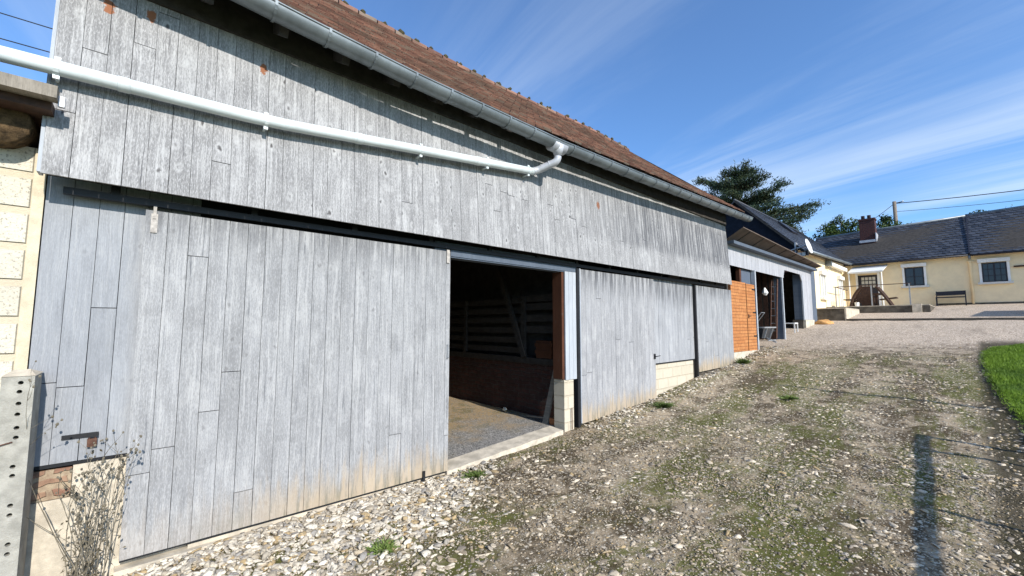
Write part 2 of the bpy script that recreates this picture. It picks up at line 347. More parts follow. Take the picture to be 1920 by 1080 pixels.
# ------------------------------------------------------------------ boards
BW = .137
def boards(y0, y1, z0, z1, x0, x1=None, th=.022, w=BW, joint=.5, slope=0., gap=.0035, zt=None, jit=.0018):
    """vertical boards between y0..y1; front face X runs x0 (bottom) to x1 (top)"""
    x1 = x0 if x1 is None else x1; mb = MB(); y = y0
    zfun = z0 if callable(z0) else (lambda yy: z0)
    ztop = z1 if callable(z1) else (lambda yy: z1)
    zb, zt_ = zfun(y0), ztop(y0)
    fx = lambda z: x0 + (x1-x0)*(z-zb)/(zt_-zb)
    while y < y1-.01:
        yb = min(y+w, y1); a = y+gap/2; b = yb-gap/2; zs = [None]
        lo = min(zfun(y), zfun(yb)); cuts = []
        if random.random() < joint: cuts.append(random.uniform(lo+.25, zt_-.25))
        prev = None; segs = []
        pts = [None] + cuts + [None]
        for k in range(len(pts)-1):
            segs.append((pts[k], pts[k+1]))
        for s0, s1 in segs:
            dx = random.uniform(-jit, jit)
            za, zb_ = (zfun(y), zfun(yb)) if s0 is None else (s0+.003, s0+.003)
            zc, zd = (ztop(y), ztop(yb)) if s1 is None else (s1-.003, s1-.003)
            sk = random.uniform(-.0015, .0015)
            mb.hexa([(fx(za)-th, a, za), (fx(za)+dx, a+sk, za), (fx(zb_)+dx, b+sk, zb_), (fx(zb_)-th, b, zb_),
                     (fx(zc)-th, a, zc), (fx(zc)+dx, a, zc), (fx(zd)+dx, b, zd), (fx(zd)-th, b, zd)])
        y = yb
    return mb

# ================================================================== BARN
barn = thing('barn', 'long grey-blue timber barn with red clay tile roof and sliding plank doors', 'barn', (0, 5.5, 0))
NA = 11.14
P('upper_cladding', boards(-.533, NA, 2.70, 4.62, .20, .07, joint=.4, w=.130, gap=.003), M_apron, barn)
P('cladding_backing', MB().hexa([(.10,-.52,2.72),(.17,-.52,2.72),(.17,NA-.01,2.72),(.10,NA-.01,2.72),(-.02,-.52,4.6),(.045,-.52,4.6),(.045,NA-.01,4.6),(-.02,NA-.01,4.6)]), M_gap, barn)
P('corner_board', MB().hexa([(.08,-.553,2.71),(.19,-.553,2.71),(.19,-.534,2.71),(.08,-.534,2.71),(-.02,-.553,4.6),(.065,-.553,4.6),(.065,-.534,4.6),(-.02,-.534,4.6)]), M_clean, barn)
# fixed left wall panel and base
P('wall_panel', boards(-.53, .35, .74, 2.75, -.05, joint=.8), M_panel, barn)
P('panel_backing', MB().box(-.12,-.075,-.53,2.8,.725,2.75).box(-.12,-.05,-.53,.35,.715,.738), M_gap, barn)
P('base_wall', MB().box(-.30,-.06,-.53,-.28,.50,.70), M_redbrick_y, barn)
P('base_wall', MB().box(-.30,-.02,.40,2.78,-.5,-.02), M_redbrick_y, barn)
P('base_render', MB().box(-.30,-.05,-.275,.4,-.5,.712).box(-.29,-.053,-.53,-.276,-.5,.495), M_concpale, barn)
# concrete strip below the big door
P('door_plinth', MB().box(-.25,.0,.40,2.8,-.5,-.03).box(-.1,.05,-.02,1.6,-.5,-.06), M_concpale, barn)
# track
tr = P('door_track', MB().box(.0,.045,-.44,11.05,2.618,2.668), M_track, barn)
tk = MB()
for y in np.arange(-.2, 11, .9): tk.box(-.02,.03,y,y+.05,2.67,2.75)
each('track_bracket', tk, M_track, tr)
P('lintel', MB().box(-.14,.0,2.6,5.25,2.52,2.70), M_bluedark, barn)
P('lintel_board', MB().box(-.02,.012,2.82,5.2,2.535,2.66), M_bluedark, barn)
# sliding door (big)
d1 = P('sliding_door', boards(0, 2.8, .0, 2.585, .035, joint=.45), M_door1, barn)
P('door_backing', MB().box(-.03,.009,.004,2.796,.006,2.57).box(-.03,.03,.004,2.796,-.014,.0), M_gap, d1)  # lower box: black strip painting the shadow line under the door
P('hanger', MB().box(.037,.045,.035,.075,2.41,2.56).box(.045,.050,.045,.065,2.52,2.62), M_hang, d1)
P('hanger', MB().box(.037,.047,2.74,2.78,2.44,2.60), M_hang, d1)
P('door_handle', MB().tube([(.04,2.765,1.30),(.075,2.765,1.31),(.075,2.765,1.45),(.04,2.765,1.46)], .006, 6), M_steel, d1)
P('door_bolt', MB().box(.036,.055,2.46,2.49,-.05,.07), M_track, d1)
# hasp and padlock on the fixed panel
P('hasp', MB().box(-.049,-.040,-.345,-.17,.895,.925).box(-.045,-.020,-.215,-.16,.895,.925), M_track, barn)
P('padlock', MB().box(-.038,-.012,-.215,-.165,.83,.885).tube([(-.025,-.205,.88),(-.025,-.205,.91),(-.025,-.175,.91),(-.025,-.175,.88)], .004, 6), M_rust, barn)
# opening: jamb, pier, threshold
P('door_jamb', MB().box(-.20,-.012,4.885,4.933,.86,2.52), M_brown, barn)
P('jamb_board', boards(4.935, 5.20, .85, 2.53, .015, joint=0, w=.09, gap=.004), M_clean, barn)
P('block_pier', MB().box(-.21,.0,4.91,5.13,-.4,.85), M_block2, barn)
P('iron_pin', MB().tube([(.03,5.05,.1),(.03,5.05,.42)], .008, 6), M_rust, barn)
P('dark_gap_strip', MB().box(-.1,.03,5.205,5.265,.02,2.6), M_track, barn)  # black strip standing in for the shaded gap beside the plank door
th = MB()
for k in range(12):
    y = 2.78+k*.17; zz = .0+.13*(k/12); th.hexa([(-.22,y,-.4),(.05+.012*math.sin(k*2.1),y,-.4),(.05+.012*math.sin((k+1)*2.1),y+.17,-.4),(-.22,y+.17,-.4),
        (-.22,y,zz+.015),(.05+.012*math.sin(k*2.1),y,zz),(.05+.012*math.sin((k+1)*2.1),y+.17,zz+.0108),(-.22,y+.17,zz+.026)])
P('threshold', th, M_concpale, barn)
# door 2
d2 = P('plank_door', boards(5.28, 7.57, lambda y: .15+(y-5.28)*.035, 2.59, .04, joint=.15), M_door2, barn)
P('door_backing', MB().hexa([(-.03,5.284,.156),(.014,5.284,.156),(.014,7.566,.236),(-.03,7.566,.236),(-.03,5.284,2.58),(.014,5.284,2.58),(.014,7.566,2.58),(-.03,7.566,2.58)]), M_gap, d2)
P('door_edge_strip', MB().box(-.04,.046,5.262,5.279,.16,2.60), M_clean, d2)
P('door_handle', MB().box(.04,.052,7.50,7.56,1.03,1.13).tube([(.052,7.53,1.08),(.09,7.53,1.08),(.09,7.66,1.09)], .008, 6), M_track, d2)
# fixed panel 3 above block wall
P('wall_panel', boards(7.58, 9.42, .93, 2.62, -.03, joint=.2), M_panel3, barn)
P('panel_backing', MB().box(-.10,-.055,5.27,9.42,.90,2.62).box(-.1,-.03,7.58,9.40,.905,.926), M_gap, barn)
P('block_base', MB().box(-.28,-.05,5.27,9.36,-.3,.90), M_block2, barn)
P('door_post', MB().box(-.10,.03,9.41,9.465,.4,2.60), M_track, barn)
d3 = P('plank_door', boards(9.47, 11.52, lambda y: .63+(y-9.47)*.02, 2.59, .03, joint=.1), M_door3, barn)
P('door_backing', MB().hexa([(-.03,9.474,.62),(.007,9.474,.62),(.007,11.516,.662),(-.03,11.516,.662),(-.03,9.474,2.58),(.007,9.474,2.58),(.007,11.516,2.58),(-.03,11.516,2.58)]), M_gap, d3)
P('base_wall', MB().box(-.28,-.05,9.40,11.5,-.3,2.6), M_concdark, barn)
# enclosing walls, opaque
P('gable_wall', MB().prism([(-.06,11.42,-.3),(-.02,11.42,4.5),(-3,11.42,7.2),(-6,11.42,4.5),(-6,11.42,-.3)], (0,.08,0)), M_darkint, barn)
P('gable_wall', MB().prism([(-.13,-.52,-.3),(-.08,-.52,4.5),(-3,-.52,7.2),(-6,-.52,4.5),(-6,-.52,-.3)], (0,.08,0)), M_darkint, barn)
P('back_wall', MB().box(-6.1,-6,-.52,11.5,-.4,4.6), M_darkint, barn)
# interior partition of rubble brick with plate, slats and posts
P('brick_partition', MB().box(-6,-.46,5.20,5.42,-.3,1.02), M_redbrick, barn)
P('wall_plate', MB().box(-6,-.30,5.15,5.45,1.02,1.12), M_slat, barn)
sl = MB()
for z in (1.18,1.36,1.54,1.72,1.90,2.08): sl.box(-4.9,-1.15,5.19,5.215,z,z+.105)
for z in (1.55,1.75,1.95,2.1): sl.box(-1.15,-.3,5.21,5.235,z,z+.12)
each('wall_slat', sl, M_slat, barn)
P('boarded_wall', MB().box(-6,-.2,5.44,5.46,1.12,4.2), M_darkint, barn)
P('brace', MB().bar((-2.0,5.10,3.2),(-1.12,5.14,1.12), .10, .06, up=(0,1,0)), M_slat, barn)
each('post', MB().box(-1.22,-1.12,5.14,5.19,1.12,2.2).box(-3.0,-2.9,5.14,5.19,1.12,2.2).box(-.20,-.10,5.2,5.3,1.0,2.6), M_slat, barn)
tie = MB()
for y in (1.0, 3.4, 5.3, 8.0): tie.box(-6,-.05,y-.08,y+.08,3.9,4.1)
each('tie_beam', tie, M_darkint, barn)
# barn floor
t = NT('barn_floor_grit'); X, Y, Z = t.xyz(); n = t.noise(t.pos, 2.2, 5, .6); v = t.voro(t.pos, 60, out='Color'); vr = t.xyz(v)
c = t.mix(vr[0], (.11,.105,.10), (.38,.36,.33)); s = t.noise(t.pos, 40, 5, .8); straw = t.mix(s, (.16,.11,.06), (.55,.40,.22))
grn = t.ramp(t.noise(t.pos, 3.1, 4), .52, .62); straw = t.mix(t.math('MULTIPLY', grn, .5), straw, (.09,.10,.035)); msk = t.math('MULTIPLY', t.ramp(t.math('ADD', t.math('MULTIPLY', X, -.42), t.math('MULTIPLY', n, 1.3)), .85, 1.35), t.ramp(vr[2], .15, .35)); c = t.mix(msk, c, straw); t.col(c); t.bump(t.math('ADD', vr[1], s), .8, .012)
fl = MB(); nxx = 24; nyy = 22
for i in range(nxx+1):
    for j in range(nyy+1):
        x = -6+5.8*i/nxx; y = -.5+5.75*j/nyy; fl.v.append((x, y, max(0, (y-2.8))*.055+.0+.02*noise.noise(Vector((x*2,y*2,0)))))
for i in range(nxx):
    for j in range(nyy):
        a = i*(nyy+1)+j; fl.f.append((a, a+nyy+1, a+nyy+2, a+1))
P('barn_floor', fl, t.m, barn, smooth=True)

# roof ---------------------------------------------------------------
def eave_z(y): return float(np.interp(y, [-1,0,1.5,3,4.5,7,9,11.9], [4.40,4.38,4.32,4.34,4.40,4.46,4.53,4.60]))
def eave_x(y): return float(np.interp(y, [-1,1.5,4,12], [.47,.46,.41,.40]))
def ridge_z(y): return 7.36+.04*math.sin(y*.8)-.02*(y > 10)
RY0, RY1 = -.9, 11.62
def roofpt(y, s):
    ex, ez = eave_x(y), eave_z(y); rx, rz = -3.0, ridge_z(y)
    sag = -.05*math.sin(math.pi*s)
    bow = .02*noise.noise(Vector((y*.5, s*3, 0)))
    return Vector((ex+(rx-ex)*s, y, ez+(rz-ez)*s + sag + bow))
rows, cols_ = 40, int((RY1-RY0)/.165)
tv = []; tf = []
for r in range(rows):
    s0 = r/rows; s1 = min(1, (r+1.35)/rows)
    for k in range(cols_+1):
        y0 = RY0 + (k - (.5 if r % 2 else 0))*.165 + random.uniform(-.004,.004); y1 = y0+.158
        if y1 < RY0 or y0 > RY1: continue
        y0 = max(y0, RY0-.02); y1 = min(y1, RY1+.04)
        if y1-y0 < .03: continue
        j = random.uniform(-.006,.006); ds = random.uniform(-.12,.12)/rows
        nrm = Vector((.62,0,.78))
        a = roofpt(y0, s0+ds)+nrm*(.042+j); b = roofpt(y1, s0+ds)+nrm*(.042+j+random.uniform(-.005,.005)); c2 = roofpt(y1, s1)+nrm*.006; d = roofpt(y0, s1)+nrm*.006
        th_ = nrm*.024; n0 = len(tv)
        tv += [a-th_, b-th_, c2-th_, d-th_, a, b, c2, d]
        tf += [(3,2,1,0),(4,5,6,7),(0,1,5,4),(1,2,6,5),(3,0,4,7)]; tf[-5:] = [tuple(q+n0 for q in f) for f in tf[-5:]]
mb = MB(); mb.v = [tuple(v) for v in tv]; mb.f = tf
roof = P('tile_roof', mb, M_tile, barn)
und = MB(); ny_ = 40
for k in range(ny_+1):
    y = RY0+(RY1-RY0)*k/ny_
    for s in (.012, .5, 1.):
        p = roofpt(y, s); und.v.append((p.x, p.y, p.z-.03))
    und.v.append((-6.4, y, 4.4))
for k in range(ny_):
    for q in range(3): a = k*4+q; und.f.append((a, a+4, a+5, a+1))
P('roof_deck', und, M_gap, roof)
rd = MB(); y = RY0
while y < RY1:
    L_ = .36; r0 = .085; pts = []
    zc = ridge_z(y)+.0; yy = min(y+L_, RY1+.02)
    rd.tube([(-3, y, zc), (-3, yy-.02, zc+.012)], [r0, r0*.88], 10)
    y += L_
rg = P('ridge_tiles', rd, M_tile, roof)
y = RY0+.1
while y < RY1-.1:
    ms = MB()
    c0 = Vector((-2.99, y+random.uniform(-.03,.03), ridge_z(y)+.085))
    for q in range(6):
        cc = c0+Vector((random.uniform(-.05,.05), random.uniform(-.05,.05), random.uniform(-.02,.03))); r0 = random.uniform(.03,.055)
        ms.tube([cc-Vector((0,0,r0)), cc-Vector((0,0,r0*.3)), cc+Vector((0,0,r0*.5))], [r0*.6, r0, r0*.3], 6)
    P('moss', ms, M_moss, rg); y += .36
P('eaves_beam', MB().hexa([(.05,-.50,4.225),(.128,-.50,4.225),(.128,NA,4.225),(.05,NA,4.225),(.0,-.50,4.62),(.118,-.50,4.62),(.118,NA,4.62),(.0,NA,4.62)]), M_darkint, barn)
# rafter ends / eaves board
ev = MB()
for k in range(24):
    y = RY0+.1+(RY1-RY0-.2)*k/23; ev.bar((eave_x(y)-.05,y,eave_z(y)-.10),(-.4,y,eave_z(y)+.45-.06), .07, .10)
each('rafter', ev, M_darkint, barn)
P('barge_board', MB().bar((.40,RY1-.02,4.50),(-2.95,RY1-.02,7.24), .03, .16, up=(0,0,1)), M_slat, barn)
P('barge_board', MB().bar((.40,RY0+.02,4.32),(-2.95,RY0+.02,7.20), .03, .16, up=(0,0,1)), M_slat, barn)

# gutter ---------------------------------------------------------------
def gut_z(y): return float(np.interp(y, [-1,.4,.85,2.05,4.2,6.4,9,11.7], [4.36,4.27,4.235,4.17,4.14,4.185,4.265,4.34]))
GXC = .50; GR = .098
gm = MB(); NY = 60; NA_ = 12; GY0, GY1 = -.95, 11.64
for sgn, rr in ((1, GR), (1, GR-.006)):
    for k in range(NY+1):
        y = GY0+(GY1-GY0)*k/NY
        for a in range(NA_+1):
            th_ = math.pi + math.pi*a/NA_
            gm.v.append((GXC+rr*math.cos(th_), y, gut_z(y)+GR+rr*math.sin(th_)))
off = (NY+1)*(NA_+1)
for k in range(NY):
    for a in range(NA_):
        q = k*(NA_+1)+a; gm.f.append((q, q+1, q+NA_+2, q+NA_+1)); gm.f.append((q+off, q+off+NA_+1, q+off+NA_+2, q+off+1))
for k in (0, NY):
    for a in range(NA_):
        q = k*(NA_+1)+a; gm.f.append((q, q+off, q+off+1, q+1))
for k in range(NY):   # rolled lip
    pass
gut = P('gutter', gm, M_zinc, barn, smooth=True)
lip = MB(); lip.tube([(GXC+GR, GY0+(GY1-GY0)*k/NY, gut_z(GY0+(GY1-GY0)*k/NY)+GR) for k in range(NY+1)], .010, 8)
P('rolled_lip', lip, M_zinc, gut, smooth=True)
ends = MB(); 
for y in (GY0, GY1): ends.add([(GXC+GR*math.cos(math.pi+math.pi*a/12), y, gut_z(y)+GR+GR*math.sin(math.pi+math.pi*a/12)) for a in range(13)], [tuple(range(13))])
each('end_cap', ends, M_zinc, gut)
ybr = list(np.arange(-.6, 3.9, .43))+list(np.arange(4.5, 11.6, .46))
for y in ybr:
    b = MB(); zc = gut_z(y)+GR
    arc = [(GXC+(GR+.006)*math.cos(math.pi+math.pi*a/10), zc+(GR+.006)*math.sin(math.pi+math.pi*a/10)) for a in range(11)]
    for a in range(10):
        (xa, za), (xb, zb) = arc[a], arc[a+1]
        b.hexa([(xa,y,za),(xa,y+.022,za),(xb,y+.022,zb),(xb,y,zb),(xa+(xa-GXC)*.06,y,za+(za-zc)*.06),(xa+(xa-GXC)*.06,y+.022,za+(za-zc)*.06),(xb+(xb-GXC)*.06,y+.022,zb+(zb-zc)*.06),(xb+(xb-GXC)*.06,y,zb+(zb-zc)*.06)])
    b.box(GXC+.065,GXC+.098,y,y+.022,zc-.02,zc+.014)
    P('bracket', b, M_zinc, gut)
eb_ = MB()
for k in range(44):
    ya = GY0+.1+(GY1-GY0-.2)*k/44; yb = ya+(GY1-GY0-.2)/44
    dz = lambda y: gut_z(y)+float(np.interp(y, [-1,1.9,3.0,11.7], [.09,.09,.128,.132]))+.007*math.sin(y*9.7)+.006*math.sin(y*23)
    eb_.hexa([(.365,ya,dz(ya)),(.39,ya,dz(ya)),(.39,yb,dz(yb)),(.365,yb,dz(yb)),(.345,ya,eave_z(ya)+.05),(.37,ya,eave_z(ya)+.02),(.37,yb,eave_z(yb)+.02),(.345,yb,eave_z(yb)+.05)])
P('eave_board', eb_, M_darkint, barn)
# downpipe: outlet hopper, elbow, long nearly level pipe, clips
def pipe_pt(y):
    z = float(np.interp(y, [-3,-.79,.75,4.15], [3.30,3.41,3.47,3.86])); x = float(np.interp(y, [-3,4.15], [.245,.235])); return Vector((x, y, z))
OY = 4.22
zc = gut_z(OY)
hop = MB().tube([(GXC-.01,OY-.10,zc+.06),(GXC-.01,OY+.16,zc+.06)], .10, 18)
hop.tube([(GXC,OY+.03,zc+.05),(GXC,OY+.03,zc-.02),(GXC,OY+.03,zc-.08)], [.10,.075,.052], 16)
dp = P('downpipe', MB().tube([pipe_pt(y) for y in np.linspace(-2.6, 4.05, 24)], .050, 18), M_pipe, barn, smooth=True)
P('outlet', hop, M_zinclight, dp, smooth=True)
e0 = Vector((GXC, OY+.03, zc-.05)); e3 = pipe_pt(4.05)
def bez(a, b, c, n_=8): return [a*(1-q/n_)**2+b*2*(q/n_)*(1-q/n_)+c*(q/n_)**2 for q in range(n_+1)]
k1 = e0+Vector((0,0,-.115)); dirm = (e3+Vector((.03,.045,.03))-k1).normalized(); k2 = e3+Vector((.02,.035,.02))
eb = MB().tube(bez(e0+Vector((0,0,-.05)), k1, k1+dirm*.07)+bez(k2-dirm*.05, k2, e3+Vector((0,-.03,-.003))), .052, 18)
P('elbow', eb, M_zinclight, dp, smooth=True)
el2 = e0+Vector((-.05,-.035,-.13)); dd = (e3+Vector((.06,.07,.045))-el2)
P('joint_collar', MB().tube([el2+dd*.28, el2+dd*.34], .056, 16).tube([el2+dd*.86, el2+dd*.92], .056, 16), M_zinclight, dp, smooth=True)
for y in (-.50, .735, 2.25, 3.2, 3.93):
    p = pipe_pt(y); c_ = MB()
    for q in range(14):
        a0 = 2*math.pi*q/14; a1 = 2*math.pi*(q+1)/14; r0, r1 = .0505, .055
        c_.hexa([(p.x+r0*math.cos(a0),y-.014,p.z+r0*math.sin(a0)),(p.x+r1*math.cos(a0),y-.014,p.z+r1*math.sin(a0)),(p.x+r1*math.cos(a0),y+.014,p.z+r1*math.sin(a0)),(p.x+r0*math.cos(a0),y+.014,p.z+r0*math.sin(a0)),
                 (p.x+r0*math.cos(a1),y-.014,p.z+r0*math.sin(a1)),(p.x+r1*math.cos(a1),y-.014,p.z+r1*math.sin(a1)),(p.x+r1*math.cos(a1),y+.014,p.z+r1*math.sin(a1)),(p.x+r0*math.cos(a1),y+.014,p.z+r0*math.sin(a1))])
    c_.box(p.x-.012,p.x+.012,y-.016,y+.016,p.z-.078,p.z-.05).box(p.x-.012,p.x+.012,y-.016,y+.016,p.z+.05,p.z+.072).box(p.x-.12,p.x-.04,y-.008,y+.008,p.z-.07,p.z-.055)
    P('clip', c_, M_pipe, dp)
for yj in (-.17, 1.55, 3.05): P('pipe_joint', MB().tube([pipe_pt(yj-.035), pipe_pt(yj-.03), pipe_pt(yj+.03), pipe_pt(yj+.035)], [.051,.054,.054,.051], 18), M_pipe, dp, smooth=True)

# ================================================================== left outbuilding (cream blocks)
ob = thing('outbuilding', 'small cream block outbuilding with old log beam, left of the barn', 'outbuilding', (-1.5,-2.5,0))
P('block_wall', MB().box(-.40,-.055,-6,-.536,-.5,2.93), M_block, ob)
P('mortar_edge', MB().box(-.053,-.048,-.592,-.536,-.5,2.92), plain('tan_mortar', (.56,.48,.35), .95, .12, 14, bump=.5, spec=.1), ob)
P('back_wall', MB().box(-3.2,-3,-6,-.6,-.5,2.8).box(-3,-.42,-.70,-.60,-.5,2.9), M_concdark, ob)
lg = MB(); 
cy_, cz_ = -.73, 3.04
lg.tube([(-2.2,-.78,3.06),(-.8,-.76,3.05),(.05,-.755,3.04),(.13,-.755,3.03)], [.15,.155,.16,.15], 16)
P('log_beam', lg, M_log, ob, smooth=True)
P('roof_plank', MB().box(.30,.40,-6,-.47,3.155,3.235), M_oldwood, ob)
P('plank_underlay', MB().box(-.2,.30,-6,-.50,3.10,3.165), M_darkwood, ob)
P('tin_strip', MB().box(.30,.33,-.47,-.44,3.13,3.20), M_zinclight, ob)
P('roof', MB().prism([(.28,-6,3.24),(-3.4,-6,3.3),(-3.4,-6,3.36),(.28,-6,3.26)], (0,5.42,0)), M_darkint, ob)

# concrete post ------------------------------------------------------
post = MB().hexa([(-.03,-.615,-.5),(.24,-.615,-.5),(.24,-.455,-.5),(-.03,-.455,-.5),(-.03,-.60,1.375),(.24,-.60,1.375),(.24,-.462,1.375),(-.03,-.462,1.375)])
o = P('concrete_post', post, M_concp, None, loc=(.1,-.53,-.3))
cut = MB()
for yy, zz in ((-.516,1.335),(-.518,1.28),(-.517,1.207),(-.517,1.141),(-.515,1.059),(-.514,1.0),(-.515,.825),(-.513,.77),(-.509,.593),(-.508,.536),(-.503,.364),(-.502,.307)):
    cut.tube([(.16,yy-.004,zz),(.27,yy-.004,zz)], .0125, 12)
cu = P('cutter', cut, M_concp, None, loc=(0,0,0))
bm_ = o.modifiers.new('b', 'BOOLEAN'); bm_.object = cu; bm_.solver = 'EXACT'
dg = bpy.context.evaluated_depsgraph_get(); me2 = bpy.data.meshes.new_from_object(o.evaluated_get(dg)); o.modifiers.clear(); o.data = me2
bpy.data.objects.remove(cu)
tag(o, 'pale concrete fence post pierced by a row of round holes, at the left edge', 'post')
P('post_cap', MB().add([(-.035,-.605,1.376),(.245,-.605,1.376),(.245,-.457,1.376),(-.035,-.457,1.376),(.12,-.57,1.41),(.12,-.50,1.41)], [(3,2,1,0),(0,1,4),(1,2,5,4),(2,3,5),(3,0,4,5)]), M_concpale, o)
P('wire_hook', MB().tube([(.243,-.53,.975),(.255,-.585,.965),(.25,-.59,.86)], .005, 6), M_rust, o)

# ================================================================== lean-to shed
shed = thing('lean_to_shed', 'low open-fronted shed with grey-blue fascia, between barn and cream house', 'shed', (-1, 15.7, gz(0,15.7)))
def fas_top(y): return 3.86
mb = boards(11.53, 16.22, 3.27, 3.87, .0, joint=0, w=.12, gap=.004); P('fascia', mb, M_fascia, shed)
P('fascia', boards(16.22, 18.50, lambda y: 3.55 if y > 16.3 else 3.27+.28*max(0,(y-16.2))/.1, 3.87, .0, joint=0, w=.12, gap=.004), M_fascia, shed)
P('front_panel', boards(18.50, 19.72, 1.88, 3.87, .0, joint=0, w=.12, gap=.004), M_fascia, shed)
P('corner_bracket', MB().prism([(0,18.5,3.56),(0,18.5,3.22),(0,18.22,3.56)], (-.03,0,0)), M_fascia, shed)
P('corner_panel', MB().box(-.35,-.02,19.74,20.45,1.7,3.84), M_bluedark, shed)
P('fascia_backing', MB().box(-.05,-.024,11.55,16.2,3.29,3.86).box(-.05,-.024,16.2,19.7,3.58,3.86).box(-.05,-.024,18.52,19.7,1.9,3.6), M_gap, shed)
P('plinth', MB().box(-.3,.03,18.52,19.78,1.2,1.875), M_concpale, shed)
can = MB().prism([(.02,11.35,3.89),(.47,11.35,4.16),(.47,11.35,4.185),(.02,11.35,3.915)], (0,.01,0))
can = MB().hexa([(.0,11.35,3.885),(.46,11.35,4.155),(.33,20.0,3.98),(.0,20.0,3.885),(.0,11.35,3.91),(.46,11.35,4.18),(.33,20.0,4.005),(.0,20.0,3.91)])
cn = P('canopy', can, M_sheet, shed)
P('added_shade_beam', MB().box(.002,.20,11.4,19.9,3.80,3.882), M_bluedark, shed)  # added beam, put in only to shade the fascia boards below
bt = MB()
for k in range(8):
    y = 11.9+k*1.12; xo = .46-.13*(y-11.35)/8.65; zo = 4.155-.175*(y-11.35)/8.65
    bt.bar((.01,y,3.883),(xo,y,zo-.006), .025, .012)
each('batten', bt, M_darkint, cn)
P('shed_roof', MB().prism([(0,11.52,3.90),(-4,11.52,4.25),(-4,11.52,4.31),(0,11.52,3.96)], (0,8.6,0)), M_slate, shed)
P('back_wall', MB().box(-4.1,-4,11.5,20.2,.4,4.2).box(-4,-.1,20.05,20.15,.8,3.88), M_darkint, shed)
each('wall_plank', (lambda m: [m.box(-3.2+k*.19,-3.2+k*.19+.13,15.86,15.89,1.1,3.6) for k in range(16)] and m)(MB()), M_darkwood, shed)
# orange boarded front + door
of = MB(); 
P('orange_wall', MB().box(-.06,.01,11.55,12.62,.98,2.86), M_orange, shed)
od = P('orange_door', MB().box(-.04,.016,12.65,13.30,.97,2.84), M_orange, shed)
for z in (1.37,2.04,2.70): P('hinge', MB().box(.017,.026,13.08,13.34,z-.02,z+.02).box(.017,.03,13.30,13.35,z-.05,z+.05), M_track, od)
P('door_handle', MB().box(.017,.03,12.70,12.75,1.88,1.98).tube([(.03,12.72,1.93),(.06,12.72,1.93),(.06,12.80,1.93)], .01, 6), M_track, od)
P('orange_plinth', MB().box(-.2,.02,11.55,13.34,.3,.97), M_concpale, shed)
P('door_frame_post', MB().box(-.08,.03,13.35,13.43,.9,3.28), M_clean, shed)
P('inner_post', MB().box(-.16,-.06,12.42,12.54,2.86,3.28), M_brown, shed)
P('inner_panel', MB().box(-.12,-.09,12.60,13.34,2.85,3.28), M_bluedark, shed)
P('inner_wall', MB().box(-4,-.1,11.6,11.64,.4,3.9), M_darkint, shed)
P('inner_wall', MB().box(-4,-.14,13.36,13.42,.6,3.9), M_darkint, shed)
for (y, z0, z1, xr) in ((16.0,1.18,3.30,.30),(18.44,1.88,3.58,.30)):
    P('partition', MB().box(-xr,-.035,y,y+.06,z0,z1), M_bluedark, shed)
    P('partition_edge', MB().box(-.033,.012,y-.01,y+.07,z0-.02,z1-.02), M_clean, shed)
P('partition_base', MB().box(-.36,-.03,18.40,18.50,1.2,1.87), M_concdark, shed)
P('partition_wall', MB().box(-4,-.3,16.02,16.05,1.0,3.9), M_darkint, shed)

# ladder, trailer and bag inside the shed ---------------------------------
ld = MB(); a0 = Vector((-.31,15.60,1.25)); a1 = Vector((-.25,15.80,3.2)); w_ = Vector((.17,0,0))
lo_ = P('ladder', MB().bar(a0,a1,.03,.05).bar(a0+w_,a1+w_,.03,.05), M_rust); tag(lo_, 'tall narrow ladder leaning against the shed partition behind the trailer', 'ladder')
rg_ = MB()
for k in range(1,8): p = a0.lerp(a1, k/8); rg_.tube([p, p+w_], .013, 6)
each('rung', rg_, M_steel, lo_)
ty = 14.1; tz = gz(0,ty)
tra = thing('cart', 'small grey two-wheeled garden cart parked inside the open shed', 'cart', (-.35,ty,tz))
P('tub', MB().hexa([(-.75,ty-.35,tz+.33),(.0,ty-.35,tz+.30),(.0,ty+.45,tz+.30),(-.75,ty+.45,tz+.33),(-.85,ty-.45,tz+.62),(.10,ty-.45,tz+.60),(.10,ty+.55,tz+.60),(-.85,ty+.55,tz+.62)]), plain('grey_metal_tub', (.05,.052,.056), .5, .2, 6, metal=.3), tra)
P('rim', MB().bar((-.87,ty-.47,tz+.64),(.12,ty-.47,tz+.62),.03,.04).bar((.12,ty-.47,tz+.62),(.12,ty+.57,tz+.62),.03,.04).bar((.12,ty-.2,tz+.62),(.02,ty-.2,tz+.30),.02,.03).bar((.12,ty+.3,tz+.62),(.02,ty+.3,tz+.30),.02,.03), M_steel, tra)
for yw in (ty-.52,):
    wl = MB(); n_ = 20; c0 = Vector((-.28,yw,tz+.20))
    ring = [c0+Vector((math.cos(2*math.pi*k/n_)*.17,0,math.sin(2*math.pi*k/n_)*.17)) for k in range(n_+1)]
    wl.tube(ring, .03, 8, caps=False); P('wheel', wl, M_cable, tra, smooth=True)
    P('wheel_rim', MB().tube([c0-Vector((0,.02,0)), c0+Vector((0,.02,0))], .12, 16), M_darkframe, tra)
P('mudguard', MB().tube([Vector((-.28+math.cos(a)*.24,ty-.52,tz+.2+math.sin(a)*.24)) for a in np.linspace(.1,3.0,12)], .02, 6), M_darkframe, tra)
P('drawbar', MB().bar((.0,ty+.1,tz+.3),(.25,ty+.1,tz+.18),.04,.04).bar((.15,ty-.3,tz+.24),(.15,ty+.4,tz+.24),.03,.03), M_steel, tra)
bg = MB().tube([(-.38,15.5,2.92),(-.38,15.5,2.86),(-.37,15.5,2.74),(-.36,15.5,2.66)], [.02,.05,.10,.03], 8)
tag(P('bag', bg, M_white), 'small white bag hanging on the slatted wall inside the shed', 'bag')
